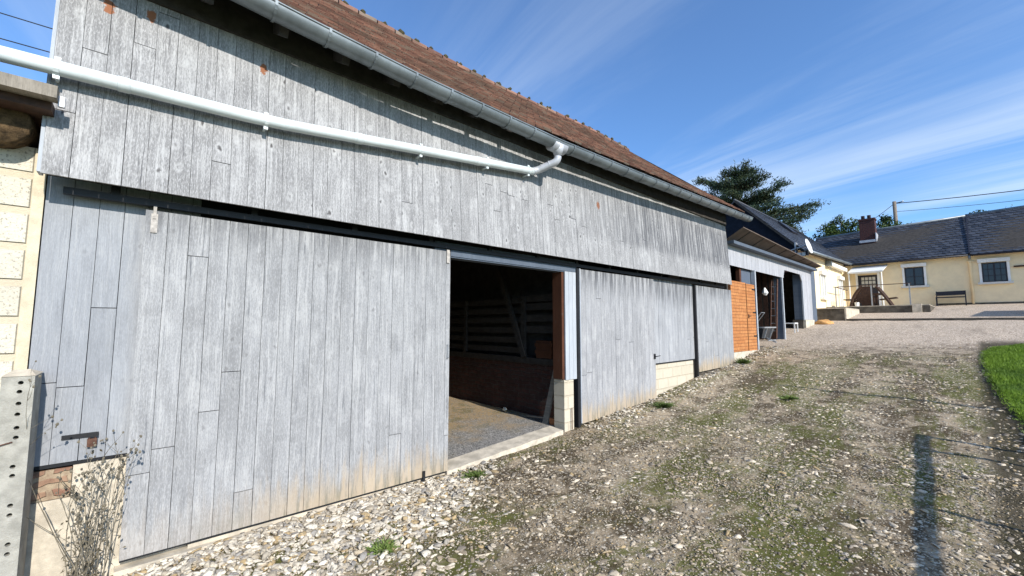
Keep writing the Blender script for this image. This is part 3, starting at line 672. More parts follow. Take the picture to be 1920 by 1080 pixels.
ch = MB().box(-.42,.0,17.2,17.6,1.72,1.76).bar((-.42,17.2,1.76),(-.46,17.2,2.3),.03,.03).bar((-.42,17.6,1.76),(-.46,17.6,2.3),.03,.03).bar((-.4,17.22,1.4),(-.4,17.22,1.74),.03,.03).bar((-.02,17.22,1.4),(-.02,17.22,1.74),.03,.03).bar((-.4,17.58,1.4),(-.4,17.58,1.74),.03,.03).bar((-.02,17.58,1.4),(-.02,17.58,1.74),.03,.03)
tag(P('chair', ch, M_white), 'pale plastic-and-metal chair just inside the darkest shed bay', 'chair')
mw = thing('motor_mower', 'dark garden machine standing at the back of the open shed bay', 'mower', (-.9,14.9,gz(0,14.9)))
mz = gz(0,14.9)
P('engine_body', MB().hexa([(-1.2,14.7,mz+.2),(-.5,14.7,mz+.2),(-.5,15.2,mz+.2),(-1.2,15.2,mz+.2),(-1.1,14.75,mz+.75),(-.65,14.75,mz+.65),(-.65,15.15,mz+.65),(-1.1,15.15,mz+.75)]), M_darkframe, mw)
P('handlebar', MB().tube([(-.6,14.8,mz+.6),(-.3,14.8,mz+1.0),(-.3,15.1,mz+1.0),(-.6,15.1,mz+.6)], .015, 6), M_steel, mw)
for q in (-1.05,-.65): P('wheel', MB().tube([(q,14.66,mz+.16),(q,14.74,mz+.16)], .16, 14), M_cable, mw)
# stone lump at shed corner
def lump(cx, cy, cz, rx, ry, rz, seed, n=3):
    import bmesh
    bm = bmesh.new(); bmesh.ops.create_icosphere(bm, subdivisions=n, radius=1)
    mb = MB()
    for v in bm.verts:
        f_ = 1+.35*noise.noise(v.co*1.4+Vector((seed,0,0)))+.12*noise.noise(v.co*4+Vector((seed,3,0)))
        mb.v.append((cx+v.co.x*rx*f_, cy+v.co.y*ry*f_, cz+v.co.z*rz*f_))
    bm.verts.index_update()
    for f_ in bm.faces: mb.f.append(tuple(v.index for v in f_.verts))
    bm.free(); return mb
tag(P('rock', lump(.28,19.9,gz(.3,19.9)+.05,.28,.22,.12,5), plain('orange_stone', (.50,.27,.10), .9, .3, 8), smooth=True), 'orange-brown rock lying at the foot of the shed end panel', 'rock')

# ================================================================== house
hs_ = thing('farmhouse', 'long cream farmhouse with slate roof, brick chimney and white-framed windows', 'house', (2, 30, 2.66))
WY0 = 20.6
def w_eave(y): return 4.80+(y-20.3)*(5.06-4.80)/9.4
P('wall', MB().box(-6,-.6,WY0+.12,33,1.6,4.84), M_render, hs_)   # wing, faces the yard
P('wall', MB().box(-.6,16,30.0,36,2.2,5.06), M_render, hs_)
P('wall_top', MB().hexa([(-.9,WY0+.12,4.83),(-.58,WY0+.12,4.83),(-.58,30,4.83),(-.9,30,4.83),(-.9,WY0+.12,4.90),(-.58,WY0+.12,4.90),(-.58,30,5.1),(-.9,30,5.1)]), M_render, hs_)
P('brick_gable_foot', MB().box(-6,-.62,WY0,WY0+.1,1.7,5.04), brick('gable_foot_brick', (.15,.07,.05), (.2,.10,.075), (.12,.1,.09), .22,.07,.012, axis='x'), hs_)
P('slate_gable', MB().prism([(-.62,WY0-.05,4.80),(-.46,WY0-.05,4.86),(-2.89,WY0-.05,7.42),(-5.35,WY0-.05,4.86),(-5.2,WY0-.05,5.05),(-1.2,WY0-.05,5.05)], (0,.1,0)), M_slatehung, hs_)
def slate_roof(name, p00, p10, p11, p01, rows, cols, parent, mat, th=.012):
    """quad: p00 eave start, p10 eave end, p11 ridge end, p01 ridge start"""
    p00, p10, p11, p01 = map(Vector, (p00, p10, p11, p01))
    pt = lambda u, v: (p00.lerp(p10, u)).lerp(p01.lerp(p11, u), v)
    n = (p10-p00).cross(p01-p00).normalized()
    if n.z < 0: n = -n
    vs = []; fs = []
    for r in range(rows):
        v0 = r/rows; v1 = min(1, (r+1.2)/rows)
        for k in range(cols+1):
            u0 = (k-(.5 if r % 2 else 0))/cols; u1 = u0+.97/cols; u0 = max(0, u0); u1 = min(1, u1)
            if u1-u0 < .2/cols: continue
            j = random.uniform(0, .008); q = len(vs)
            dv = random.uniform(-.1,.1)/rows
            um = (u0+u1)/2; dv2 = .22/rows
            vs += [pt(u0,v0+dv+dv2)+n*(.022+j), pt(um,v0+dv-.0)+n*(.026+j), pt(u1,v0+dv+dv2)+n*(.022+j), pt(u1,v1)+n*.004, pt(u0,v1)+n*.004,
                   pt(u0,v0+dv+dv2)+n*(.010), pt(um,v0+dv)+n*(.012), pt(u1,v0+dv+dv2)+n*(.010)]
            fs += [(q,q+1,q+2,q+3,q+4),(q,q+5,q+6,q+1),(q+1,q+6,q+7,q+2)]
    mb = MB(); mb.v = [tuple(v) for v in vs]; mb.f = fs
    o = P(name, mb, mat, parent)
    b = MB().hexa([p00-n*.08,p10-n*.08,p11-n*.08,p01-n*.08,p00+n*.003,p10+n*.003,p11+n*.003,p01+n*.003]); P('roof_deck', b, M_darkint, o)
    return o
rf = slate_roof('roof', (-.30,20.35,4.74), (-.30,31.5,5.10), (-2.9,32.2,7.55), (-2.9,20.35,7.47), 16, 40, hs_, M_slate)
P('roof_back', MB().prism([(-2.9,20.35,7.46),(-5.5,20.35,4.72),(-5.5,20.35,4.66),(-2.9,20.35,7.40)], (0,11.8,0)), M_slate, hs_)
P('skylight', MB().hexa([(-1.75,24.6,6.38),(-1.70,24.6,6.45),(-1.70,25.6,6.45),(-1.75,25.6,6.38),(-2.35,24.6,7.02),(-2.30,24.6,7.09),(-2.30,25.6,7.09),(-2.35,25.6,7.02)]), M_darkframe, rf)
rm = slate_roof('roof', (-2.4,29.68,5.04), (4.25,29.68,5.08), (4.25,33,7.52), (-2.45,33,7.30), 17, 26, hs_, M_slate)
rm2 = slate_roof('roof', (4.27,29.62,5.04), (16,29.62,5.0), (16,33,7.9), (4.27,33,7.56), 17, 44, hs_, M_slate)
P('roof_back', MB().hexa([(-2.45,33.0,7.22),(16,33,7.8),(16,37,5),(-2.45,37,5),(-2.45,33,7.28),(16,33,7.88),(16,37,5.06),(-2.45,37,5.06)]), M_slate, hs_)
each('ridge_cap', MB().tube([(-2.45,33,7.31),(4.25,33,7.54)], .07, 8).tube([(4.27,33,7.57),(16,33,7.92)], .07, 8), M_zinc, hs_, smooth=True)
P('ridge_cap', MB().tube([(-2.9,20.35,7.48),(-2.9,32,7.56)], .05, 8), M_slate, hs_, smooth=True)
P('roof_joint', MB().bar((4.26,29.66,5.12),(4.26,32.9,7.60), .05, .05), M_darkframe, hs_)
P('gutter', MB().tube([(-.24,20.3,4.75),(-.22,29.6,5.06)], .06, 8), M_zinc, hs_, smooth=True)
each('gutter', MB().tube([(-.2,29.62,5.0),(4.2,29.60,5.02)], .04, 8).tube([(4.3,29.58,5.02),(16,29.58,4.98)], .04, 8), M_darkframe, hs_, smooth=True)
P('downpipe', MB().tube([(4.24,29.62,5.0),(4.24,29.66,4.82)], .05, 8), M_zinc, hs_, smooth=True)
P('downpipe', MB().tube([(4.24,29.93,4.76),(4.24,29.93,4.70),(4.24,29.93,2.7)], [.12,.05,.045], 10), M_render, hs_, smooth=True)
# chimney
chm = P('chimney', MB().box(-.02,.68,31.55,32.2,6.2,7.80).box(-.05,.71,31.52,32.23,7.80,7.90), M_chimbrick, hs_)
P('flashing', MB().box(-.05,.71,31.50,31.545,6.48,6.62).box(.685,.72,31.5,32.25,6.5,7.0), M_zinclight, chm)
for x in (.14,.42): each('chimney_pot', MB().tube([(x,31.85,7.9),(x,31.85,8.1),(x,31.85,8.13)], [.09,.085,.10], 12), M_terracotta, chm, smooth=True)
P('plinth', MB().box(3.01,16,29.955,29.998,2.3,2.74), M_concdark, hs_)
# windows on the long front
def win_y(name, x0, x1, z0, z1, Y, glass, bars, dark=False):
    w = P(name, MB().box(x0,x1,Y-.012,Y+.01,z0,z1), glass, hs_)
    fr = M_white
    each('window_frame', MB().box(x0-.09,x0-.003,Y-.05,Y-.004,z0,z1+.02).box(x1+.003,x1+.09,Y-.05,Y-.004,z0,z1+.02), fr, w)
    P('shutter_box', MB().box(x0-.12,x1+.12,Y-.14,Y-.004,z1+.025,z1+.20), fr, w)
    P('sill', MB().box(x0-.16,x1+.16,Y-.16,Y-.004,z0-.10,z0-.004), M_offwhite, w)
    mb = MB(); nb, nr = bars
    for k in range(1, nb): x = x0+(x1-x0)*k/nb; mb.box(x-(.03 if k*2 == nb else .012),x+(.03 if k*2 == nb else .012),Y-.03,Y-.013,z0,z1)
    for k in range(1, nr): z = z0+(z1-z0)*k/nr; mb.box(x0,x1,Y-.026,Y-.0135,z-.012,z+.012)
    mb.box(x0,x0+.05,Y-.033,Y-.0133,z0,z1).box(x1-.05,x1,Y-.033,Y-.0133,z0,z1).box(x0+.05,x1-.05,Y-.033,Y-.0133,z0,z0+.05).box(x0+.05,x1-.05,Y-.033,Y-.0133,z1-.05,z1)
    P('glazing_bars', mb, M_darkframe, w)
    return w
win_y('window', 1.90, 2.62, 3.70, 4.66, 30, M_glass, (2,2))
win_y('window', 4.60, 5.38, 3.70, 4.62, 30, M_glass, (4,3))
win_y('window', 8.2, 9.0, 3.70, 4.62, 30, M_glass, (4,3))
dr = P('front_door', MB().box(-.02,.80,29.96,30.02,2.68,4.42), M_darkframe, hs_)
pn = MB()
for i in range(4):
    for j in range(3): pn.box(.13+i*.155,.25+i*.155,29.945,29.958,3.72+j*.21,3.88+j*.21)
each('door_pane', pn, M_curtain, dr)
each('door_frame', MB().box(-.12,-.025,29.93,30.0,2.66,4.5).box(.805,.90,29.93,30.0,2.66,4.5).box(-.12,.90,29.86,29.998,4.505,4.66), M_white, dr)
pch = P('porch_roof', MB().hexa([(-.32,29.0,4.50),(1.15,29.0,4.50),(1.28,29.98,4.90),(-.20,29.98,4.90),(-.32,29.0,4.53),(1.15,29.0,4.53),(1.28,29.98,4.93),(-.20,29.98,4.93)]), M_white, hs_)
P('porch_edge', MB().box(-.32,1.15,28.97,28.998,4.46,4.54), M_offwhite, pch)
for x in (-.27,1.08): P('porch_post', MB().tube([(x,29.05,2.5),(x,29.05,4.5)], .03, 8), M_white, pch)
P('wall_rail', MB().box(5.58,6.6,29.90,29.97,4.33,4.40), M_darkwood, hs_)
# wing windows
def win_x(name, y0, y1, z0, z1, X, door=False):
    w = P(name, MB().box(X-.01,X+.012,y0,y1,z0,z1), M_curtain, hs_)
    each('window_frame', MB().box(X+.004,X+.06,y0-.09,y0-.003,z0,z1+.02).box(X+.004,X+.06,y1+.003,y1+.09,z0,z1+.02).box(X+.013,X+.05,(y0+y1)/2-.03,(y0+y1)/2+.03,z0,z1), M_white, w)
    P('shutter_box', MB().box(X+.004,X+.15,y0-.12,y1+.12,z1+.025,z1+.20), M_white, w)
    if not door: P('sill', MB().box(X+.004,X+.17,y0-.15,y1+.15,z0-.10,z0-.004), M_white, w)
win_x('window', 24.15, 25.0, 2.98, 4.05, -.6)
win_x('window', 28.05, 28.85, 2.60, 4.10, -.6, True)
P('awning_box', MB().box(-.58,-.36,25.6,29.3,4.62,4.80), M_white, hs_)
P('awning_arm', MB().box(-.58,-.33,25.35,25.55,4.60,4.85).bar((-.45,25.4,4.7),(-.45,25.9,4.45),.03,.03), M_zinc, hs_)

# satellite dish and lamp ------------------------------------------------
dish = MB(); dc = Vector((-.11,20.25,4.89)); dn = Vector((.97,-.06,.25)).normalized(); du = dn.cross(Vector((0,0,1))).normalized(); dv = du.cross(dn)
n_ = 28; dish.v.append(tuple(dc-dn*.05))
for r in (1, 2, 3, 4):
    for k in range(n_):
        a = 2*math.pi*k/n_; q = r/4; dish.v.append(tuple(dc + (du*math.cos(a)*.29+dv*math.sin(a)*.32)*q - dn*.05*(1-q*q)))
for k in range(n_): dish.f.append((0, 1+k, 1+(k+1)%n_))
for r in range(3):
    for k in range(n_): a = 1+r*n_+k; b = 1+r*n_+(k+1)%n_; dish.f.append((a, a+n_, b+n_, b))
sd = thing('satellite_dish', 'round white satellite dish on a grey arm at the gable corner of the house', 'satellite dish', (-.5,20.4,4.8))
dsh = P('reflector', dish, M_white, sd, smooth=True)
so = dsh.modifiers.new('s', 'SOLIDIFY'); so.thickness = .012
P('mast', MB().tube([(-.97,20.5,4.72),(-.9,20.3,4.76),(-.25,20.22,4.92),(-.17,20.28,4.90)], .035, 8), M_steel, sd, smooth=True)
P('mount', MB().box(-.62,-.57,20.3,20.56,4.5,5.12), M_steel, sd)
lamp = thing('floodlight', 'small square floodlight with metal frame below the satellite dish', 'lamp', (-.4,20.4,4.5))
P('lamp_glass', MB().box(-.52,-.24,20.24,20.38,4.52,4.66), M_offwhite, lamp)
each('lamp_frame', MB().bar((-.54,20.22,4.50),(-.22,20.22,4.50),.02,.02).bar((-.54,20.22,4.70),(-.22,20.22,4.70),.02,.02).bar((-.54,20.22,4.50),(-.54,20.22,4.86),.02,.02).bar((-.38,20.22,4.50),(-.38,20.22,4.70),.015,.015).bar((-.22,20.22,4.50),(-.22,20.22,4.70),.02,.02).box(-.22,-.16,20.24,20.42,4.52,4.70), M_darkframe, lamp)

# terrace ------------------------------------------------------------
ter = thing('terrace', 'raised concrete terrace with dark front wall and iron railing at the house door', 'terrace', (1,27,2.3))
P('slab', MB().box(-.59,3.0,25.0,29.9,1.9,2.52), M_concdark, ter)
P('lower_wall', MB().box(-.59,.60,22.0,24.99,1.5,2.36), M_concdark, ter)
P('side_cap', MB().box(.605,.66,22.0,24.99,1.5,2.37).box(-.59,.66,21.95,24.99,2.362,2.40), M_concpale, ter)
P('slab_top', MB().box(-.58,2.98,25.01,29.88,2.522,2.55), M_concpale, ter)
P('step', MB().box(2.45,2.75,24.9,25.2,2.2,2.58), M_concpale, ter)
for x in (-.20,1.12,2.40): P('railing_post', MB().bar((x,25.1,2.52),(x,25.1,3.50),.045,.045,up=(1,0,0)), M_steel, ter)
P('railing_top', MB().bar((-.28,25.1,3.50),(2.46,25.1,3.50),.035,.03).bar((-.20,25.1,3.50),(-.20,28,3.50),.03,.03), M_rust, ter)
ed_ = MB().box(.66,16,21.95,22.02,1.7,1.93); tag(P('kerb', ed_, M_concdark), 'thin dark edging strip across the gravel yard', 'kerb', kind='structure')
# bench
bn = thing('bench', 'dark slatted bench standing against the cream house wall', 'bench', (3.5,29.5,2.6))
zb_ = 2.62
P('backrest', MB().bar((3.0,29.72,3.22),(4.02,29.72,3.24),.03,.20), M_darkframe, bn)
P('seat', MB().box(3.0,4.02,29.25,29.68,3.00,3.04), M_darkframe, bn)
for x in (3.02,4.0): P('leg', MB().bar((x,29.28,zb_-.02),(x,29.28,3.0),.04,.04,up=(1,0,0)).bar((x,29.70,zb_-.02),(x,29.74,3.34),.04,.04,up=(1,0,0)).bar((x,29.28,3.18),(x,29.7,3.2),.04,.03), M_darkframe, bn)
# rustic curved-leg seat set
fs_ = thing('garden_seat_set', 'dark rustic wooden table and seats with big curved legs behind the railing', 'garden table', (.8,26.5,2.55))
def arc(p, n_=10): a, b, c = map(Vector, p); return [a*(1-t_)**2+b*2*t_*(1-t_)+c*t_**2 for t_ in np.linspace(0,1,n_)]
for y in (26.2,26.9):
    P('curved_leg', MB().tube(arc([(.66,y,3.55),(.28,y,3.25),(.16,y,2.55)]), .055, 6), M_darkwood, fs_)
    P('curved_leg', MB().tube(arc([(1.16,y,3.52),(1.42,y,3.1),(1.66,y,2.95)][:2]+[(1.68,y,2.56)]), .055, 6), M_darkwood, fs_)
P('backboard', MB().box(.55,.98,26.5,26.56,2.55,3.56).box(.35,.55,26.5,26.55,2.75,3.2), M_darkwood, fs_)
P('seat', MB().box(-.10,.38,26.2,26.9,2.90,2.95), M_darkwood, fs_)
P('seat', MB().bar((1.25,26.5,2.88),(1.86,26.5,2.95),.6,.05), M_darkwood, fs_)
P('table_top', MB().box(.95,1.32,26.1,27,3.12,3.18), M_darkwood, fs_)
P('table_leg', MB().box(1.08,1.16,26.4,26.5,2.55,3.12).box(1.0,1.05,26.3,26.6,2.55,3.0), M_darkwood, fs_)
fp = MB().tube([(.50,25.6,2.55),(.50,25.6,2.75)], [.07,.09], 10)
tag(P('flower_pot', fp, M_white), 'small pale pot on the terrace by the curved wooden seat', 'pot')

# off-frame fence, pole and low wall (they throw the shadows in the yard) ------------
fn = thing('rail_fence', 'timber top-rail fence on thin steel posts along the lawn, right of the yard', 'fence', (6.2,5,.1))
SX = 2.157
P('top_rail', MB().bar((3.70+SX,7.56,gz(0,7.7)+1.25),(4.60+SX,-3.2,gz(0,-3)+1.25),.03,.075), M_oldwood, fn)
for y in (7.5,6.9,5.1,2.4,-.4,-3.1):
    xx = 3.70+SX+(7.56-y)*.0836; P('post', MB().tube([(xx,y,-.4),(xx,y,gz(0,y)+1.22)], .033, 8), M_steel, fn)
tag(P('clothes_pole', MB().tube([(6.6,9.2,0),(6.6,9.2,3.4)], .035, 8), M_steel), 'tall thin steel clothes pole on the lawn, right of the yard', 'pole')
tag(P('garden_wall', MB().box(6.35,9.5,22.7,25.0,1.4,3.3), M_block2), 'broad low block wall right of the upper yard', 'wall')

# utility pole and wires ---------------------------------------------------
up = thing('utility_pole', 'wooden utility pole rising behind the farmhouse roof', 'utility pole', (.5,45,2.8))
P('pole', MB().tube([(.5,45,2.5),(.45,45,11.6)], [.17,.12], 10), M_pole, up, smooth=True)
P('crossarm', MB().bar((.35,45,11.42),(1.0,45,11.50),.06,.06), M_darkframe, up)
for x in (.38,.95): P('insulator', MB().tube([(x,45,11.45),(x,45,11.58)], .04, 8), M_white, up)
def wire(a, b, sag, r=.012, label='', n_=16):
    a, b = Vector(a), Vector(b); m = MB(); m.tube([a.lerp(b, k/n_)-Vector((0,0,sag*4*(k/n_)*(1-k/n_))) for k in range(n_+1)], r, 5)
    return tag(P('overhead_wire', m, M_cable), label, 'wire', 'overhead wires')
wire((.6,45,11.42),(30,44,11.9), .9, .03, 'upper overhead wire running right from the utility pole')
wire((.55,45,10.75),(30,44,11.1), .9, .016, 'fainter lower overhead wire running right from the utility pole')
wire((.4,45,11.4),(-1.6,42,9.2), .1, .02, 'short wire dropping left from the utility pole towards the chimney')
wire((-9,-14,8.05),(-9,15,8.75), .12, .012, 'upper of two wires crossing the sky left of the barn')
wire((-9,-14,7.5),(-9,15,8.2), .12, .012, 'lower of two wires crossing the sky left of the barn')

# ------------------------------------------------------------------ vegetation
def leafmesh(centres, dirs, ln, wd, k=1):
    """one rhombus leaf per centre, arrays"""
    n_ = len(centres); ln = np.broadcast_to(ln, n_)[:,None]; wd = np.broadcast_to(wd, n_)[:,None]
    d = dirs/np.linalg.norm(dirs, axis=1)[:,None]; r = rng.normal(size=(n_,3)); s = np.cross(d, r); s /= np.linalg.norm(s, axis=1)[:,None]
    v = np.stack([centres-d*ln/2, centres+s*wd/2, centres+d*ln/2, centres-s*wd/2], 1).reshape(-1,3)
    f = np.arange(4*n_).reshape(-1,4); return v, f
M_cedar = foliage('cedar_needles', (.020,.045,.030), (.060,.095,.060), (.040,.052,.018))
M_leaf = foliage('broad_leaves', (.030,.060,.014), (.085,.125,.030), (.022,.040,.012))
M_bark = plain('bark', (.09,.07,.05), .9, .3, 6, bump=.6)
# cedar: trunk, tiered limbs, flat sprays
ced = thing('cedar_tree', 'large dark blue-green cedar with tiered branches behind the shed', 'tree', (-11.5,45,3))
P('trunk', MB().tube([(-11.5,45,2.5),(-11.4,45,9),(-11.2,45,14),(-11,45,17)], [.6,.45,.28,.08], 10), M_bark, ced, smooth=True)
lb = MB(); cs = []; ds = []
def limb(a, b, droop, dens, spread):
    a, b = Vector(a), Vector(b); pts = [a.lerp(b, k/8)+Vector((0,0,droop*math.sin(math.pi*k/8))) for k in range(9)]
    lb.tube(pts, [.13*(1-k/8.5)+.02 for k in range(9)], 6)
    out = (b-a).normalized()
    for k in range(dens):
        u = random.random()**.7; i = min(7, int(u*8)); p = pts[i].lerp(pts[i+1], u*8-i)
        w = spread*(.35+.65*math.sin(math.pi*min(1, u*.85+.1)))
        side = random.gauss(0, w*.6); q = p + Vector((-out.y, out.x, 0)).normalized()*side + Vector((random.gauss(0,.25), random.gauss(0,.25), random.gauss(.0,.13)+.12*abs(side)))
        for m in range(9):
            cs.append(q+Vector((random.gauss(0,.22), random.gauss(0,.22), random.gauss(0,.09)))); dd_ = out*random.uniform(.3,1)+Vector((random.gauss(0,.6), random.gauss(0,.6), random.uniform(.0,.9))); ds.append(dd_)
for z, L1, L2, nn in ((8.5,3.8,4.8,8),(10.3,4.2,5.2,9),(12.1,3.8,4.8,9),(13.9,2.8,3.8,9),(15.5,1.8,2.9,8),(16.7,1.0,1.8,6)):
    for k in range(nn):
        a = 2*math.pi*(k+random.random()*.6)/nn+z; Ln = random.uniform(L1, L2)
        limb((-11.3,45,z), (-11.3+math.cos(a)*Ln, 45+math.sin(a)*Ln, z+random.uniform(.1,.7)), random.uniform(-.1,.2), int(110*Ln/4), .95)
limb((-11.2,45,13.3),(-7.0,44.6,15.2),-.35,170,.42)
limb((-11.3,45,15.2),(-9.9,44,17.7),.1,70,.6); limb((-11.3,45,15.0),(-15.0,44.5,17.3),.1,150,.9); limb((-11.3,45,14.2),(-15.4,44.5,15.8),.1,130,.8)
for k in range(5): limb((-11.2,45,10+k*.45), (-6.0+k*.3,43.5+k*.8,10.4+k*.62), .35, 130, .8)
P('limb', lb, M_bark, ced, smooth=True)
cs = np.array(cs); ds = np.array(ds); v, f = leafmesh(cs, ds, rng.uniform(.18,.42,len(cs)), rng.uniform(.05,.10,len(cs)))
big('crown', v, f, M_cedar, parent=ced)
def broad(name, label, c0, blobs, n_, sz, base_z=3, group=None):
    tr_ = thing(name, label, 'tree', (c0[0], c0[1], base_z), group)
    tk_ = MB().tube([(c0[0],c0[1],base_z-.5),(c0[0],c0[1],c0[2])], [.28,.12], 8); cs = []; ds = []
    for (x, y, z, r) in blobs:
        tk_.tube([(c0[0],c0[1],c0[2]-2),(x,y,z)], [.1,.03], 6)
        m = int(n_*r*r)
        # clusters on shell
        for q in range(int(26*r*r)+6):
            d = rng.normal(size=3); d /= np.linalg.norm(d); cc = np.array((x,y,z))+d*r*rng.uniform(.55,1.08)*np.array((1,1,.85))
            k = int(m/(26*r*r+6)); cs.append(cc+rng.normal(size=(k,3))*.16*(.6+r*.3)); ds.append(rng.normal(size=(k,3))+np.array((0,0,-.3)))
    P('trunk', tk_, M_bark, tr_, smooth=True)
    cs = np.concatenate(cs); ds = np.concatenate(ds); v, f = leafmesh(cs, ds, rng.uniform(.10,.2,len(cs)), rng.uniform(.07,.13,len(cs)))
    big('crown', v, f, M_leaf, parent=tr_)
broad('garden_tree', 'leafy green tree behind the roof left of the chimney', (-2.6,42,8), [(-3.5,42,8.9,.85),(-2.7,42,9.4,1.0),(-1.9,42,9.1,.8),(-1.5,41.6,8.6,.6),(-2.5,41.5,8.3,1.1),(-3.9,42,8.3,.5),(-2.55,42,10.1,.4),(-1.8,42,9.75,.35)], 1500, .2)
broad('garden_tree', 'leafy green tree behind the roof around the utility pole', (.3,44,8), [(-.3,44,9.2,.7),(.1,44,9.7,.55),(.6,44,9.2,.7),(1.1,44,9.1,.5),(1.5,44,8.95,.4),(.4,43.5,8.5,.9),(-.05,44,10.1,.3)], 1500, .2)
broad('garden_tree', 'small treetop just showing over the roof ridge at the right', (5,50,9), [(5,50,10.3,.45),(5.3,50,10.4,.3),(4.8,50,10.6,.22)], 1500, .2)
broad('garden_tree', 'tiny treetop over the roof ridge near the right edge', (6.5,50,9), [(6.5,50,10.55,.28)], 1500, .2)

# lawn ---------------------------------------------------------------
LE = [(6.5,4.75),(8.6,4.66),(10,4.52),(11.7,4.42),(13.45,4.36),(15,4.44),(15.6,4.7),(16.0,5.0),(16.5,5.6),(17.4,8),(18.2,14)]
lawn = MB(); t = NT('lawn_soil'); t.col(t.mix(t.noise(t.pos, 3, 5), (.05,.09,.012), (.085,.15,.02))); t.bump(t.noise(t.pos, 60, 4), .6, .02)
def ledge(y): return float(np.interp(y, [-20,4,6.5,8.6,10,11.7,13.45,14.6,15.1,15.6,15.95], [4.9,4.85,4.75,4.64,4.52,4.41,4.35,4.38,4.5,4.9,5.6]))
ysl = np.concatenate([np.arange(-12,6,1), np.arange(6,16.01,.1)])
for y in ysl:
    x0 = ledge(y)+.03*math.sin(y*5.3)+.025*noise.noise(Vector((y*6,0,0)))*2
    lawn.v += [(x0, y, gz(0,y)-.03), (x0+.02, y, gz(0,y)+.045), (x0+.6, y, gz(0,y)+.06), (30, y, gz(0,y)+.06)]
for k in range(len(ysl)-1):
    for q in range(3): a = k*4+q; lawn.f.append((a, a+1, a+5, a+4))
tag(P('lawn', lawn, t.m, None, loc=(0,0,0)), kind='structure')
nb = 120000; yy = rng.uniform(5,16.3,nb); xx = np.interp(yy, ysl, [ledge(y) for y in ysl]) + rng.uniform(0,1,nb)**1.3*2.2 - .01 - .12*rng.uniform(0,1,nb)**6
zz = gz0(0, yy)+.045+.015*np.minimum(1,(xx-4.4)); hh = rng.uniform(.015,.05,nb)*(1+.6*np.sin(xx*5+yy*2.3)*np.sin(yy*3.1)); a = rng.uniform(0,2*np.pi,nb); lean = rng.normal(0,.02,(nb,2)); wb = .004
bs = np.stack([xx,yy,zz],1); sdv = np.stack([np.cos(a),np.sin(a),np.zeros(nb)],1)*wb
tip = bs+np.stack([lean[:,0],lean[:,1],hh],1)
v = np.stack([bs-sdv, bs+sdv, tip],1).reshape(-1,3); f = np.arange(3*nb).reshape(-1,3)
tag(big('grass', v, f, foliage('grass_blades', (.13,.22,.018), (.22,.34,.03), (.11,.19,.02))), 'short bright green lawn grass', 'grass', kind='stuff')

# stones ---------------------------------------------------------------
import bmesh
bm = bmesh.new(); bmesh.ops.create_icosphere(bm, subdivisions=1, radius=1); IV = np.array([v.co[:] for v in bm.verts]); IF = np.array([[v.index for v in f.verts] for f in bm.faces]); bm.free()
bm = bmesh.new(); bmesh.ops.create_icosphere(bm, subdivisions=2, radius=1); IV2 = np.array([v.co[:] for v in bm.verts]); IF2 = np.array([[v.index for v in f.verts] for f in bm.faces]); bm.free()
def stones(name, pts, rad, sink, flat, mat, IVx=IV, IFx=IF, rough=.30):
    n_ = len(pts); base = np.repeat(IVx[None], n_, 0)
    if len(IVx) > 20:   # low-frequency facets: cut by random planes for flint-like flats
        for _ in range(11):
            d = rng.normal(size=(n_,1,3)); d /= np.linalg.norm(d, axis=2, keepdims=True); h = rng.uniform(.22,.62,(n_,1))
            dot = (base*d).sum(2); ex = np.maximum(0, dot-h); base = base - ex[...,None]*d
    base = base*(1+rng.uniform(-rough, rough, (n_, len(IVx), 1)))
    sc_ = rad[:,None]*np.stack([rng.uniform(.95,1.9,n_), rng.uniform(.8,1.25,n_), rng.uniform(flat*.7,flat*1.3,n_)],1)
    base = base*sc_[:,None,:]
    a = rng.uniform(0,2*np.pi,n_); ca, sa = np.cos(a), np.sin(a); ti = rng.normal(0,.22,n_); ct, st = np.cos(ti), np.sin(ti)
    x, y, z = base[...,0], base[...,1], base[...,2]
    y, z = y*ct[:,None]-z*st[:,None], y*st[:,None]+z*ct[:,None]
    x, y = x*ca[:,None]-y*sa[:,None], x*sa[:,None]+y*ca[:,None]
    base = np.stack([x,y,z],2) + pts[:,None,:] + np.array((0,0,1))*(rad*flat*(1-sink*2))[:,None,None]
    f = (IFx[None]+np.arange(n_)[:,None,None]*len(IVx)).reshape(-1,3)
    return big(name, base.reshape(-1,3), f, mat)
def stone_mat(name, lo, hi, tint, dirt):
    t = NT(name); r2 = t.math('FRACT', t.math('MULTIPLY', t.rnd, 23.7)); r3 = t.math('FRACT', t.math('MULTIPLY', t.rnd, 71.3))
    c = t.mix(t.rnd, lo, hi); c = t.mix(t.ramp(r2, .70, .92), c, tint); c = t.mix(t.ramp(r3, .86, .97), c, (.40,.29,.15))
    n = t.noise(t.pos, 45, 5, .7); c = t.mix(t.math('MULTIPLY', t.ramp(n, .48, .68), dirt), c, (.15,.125,.095)); t.col(c)
    t.b.inputs['Roughness'].default_value = .8; t.bump(n, .35, .006); return t.m
M_bank = stone_mat('flint_pale', (.34,.285,.21), (.72,.65,.53), (.27,.25,.225), .9)
M_road = stone_mat('flint_dusty', (.24,.185,.12), (.70,.60,.46), (.23,.195,.155), .75)
M_small = stone_mat('grit', (.11,.085,.05), (.42,.345,.25), (.13,.115,.095), .6)
def scatter(n_, x0, x1, y0, y1, dens):
    x = rng.uniform(x0,x1,n_); y = rng.uniform(y0,y1,n_); k = rng.uniform(0,1,n_) < dens(x,y); x, y = x[k], y[k]
    z = np.array([gsurf(a_, b_) for a_, b_ in zip(x, y)]); return np.stack([x,y,z],1)
def patchy(x, y, s, seed): return np.array([noise.noise(Vector((a_*s, b_*s, seed))) for a_, b_ in zip(x, y)])*.5+.5
edge = lambda y: np.interp(y, [-2,0,1,2,3,3.6], [2.0,1.9,1.75,1.35,.75,.0])
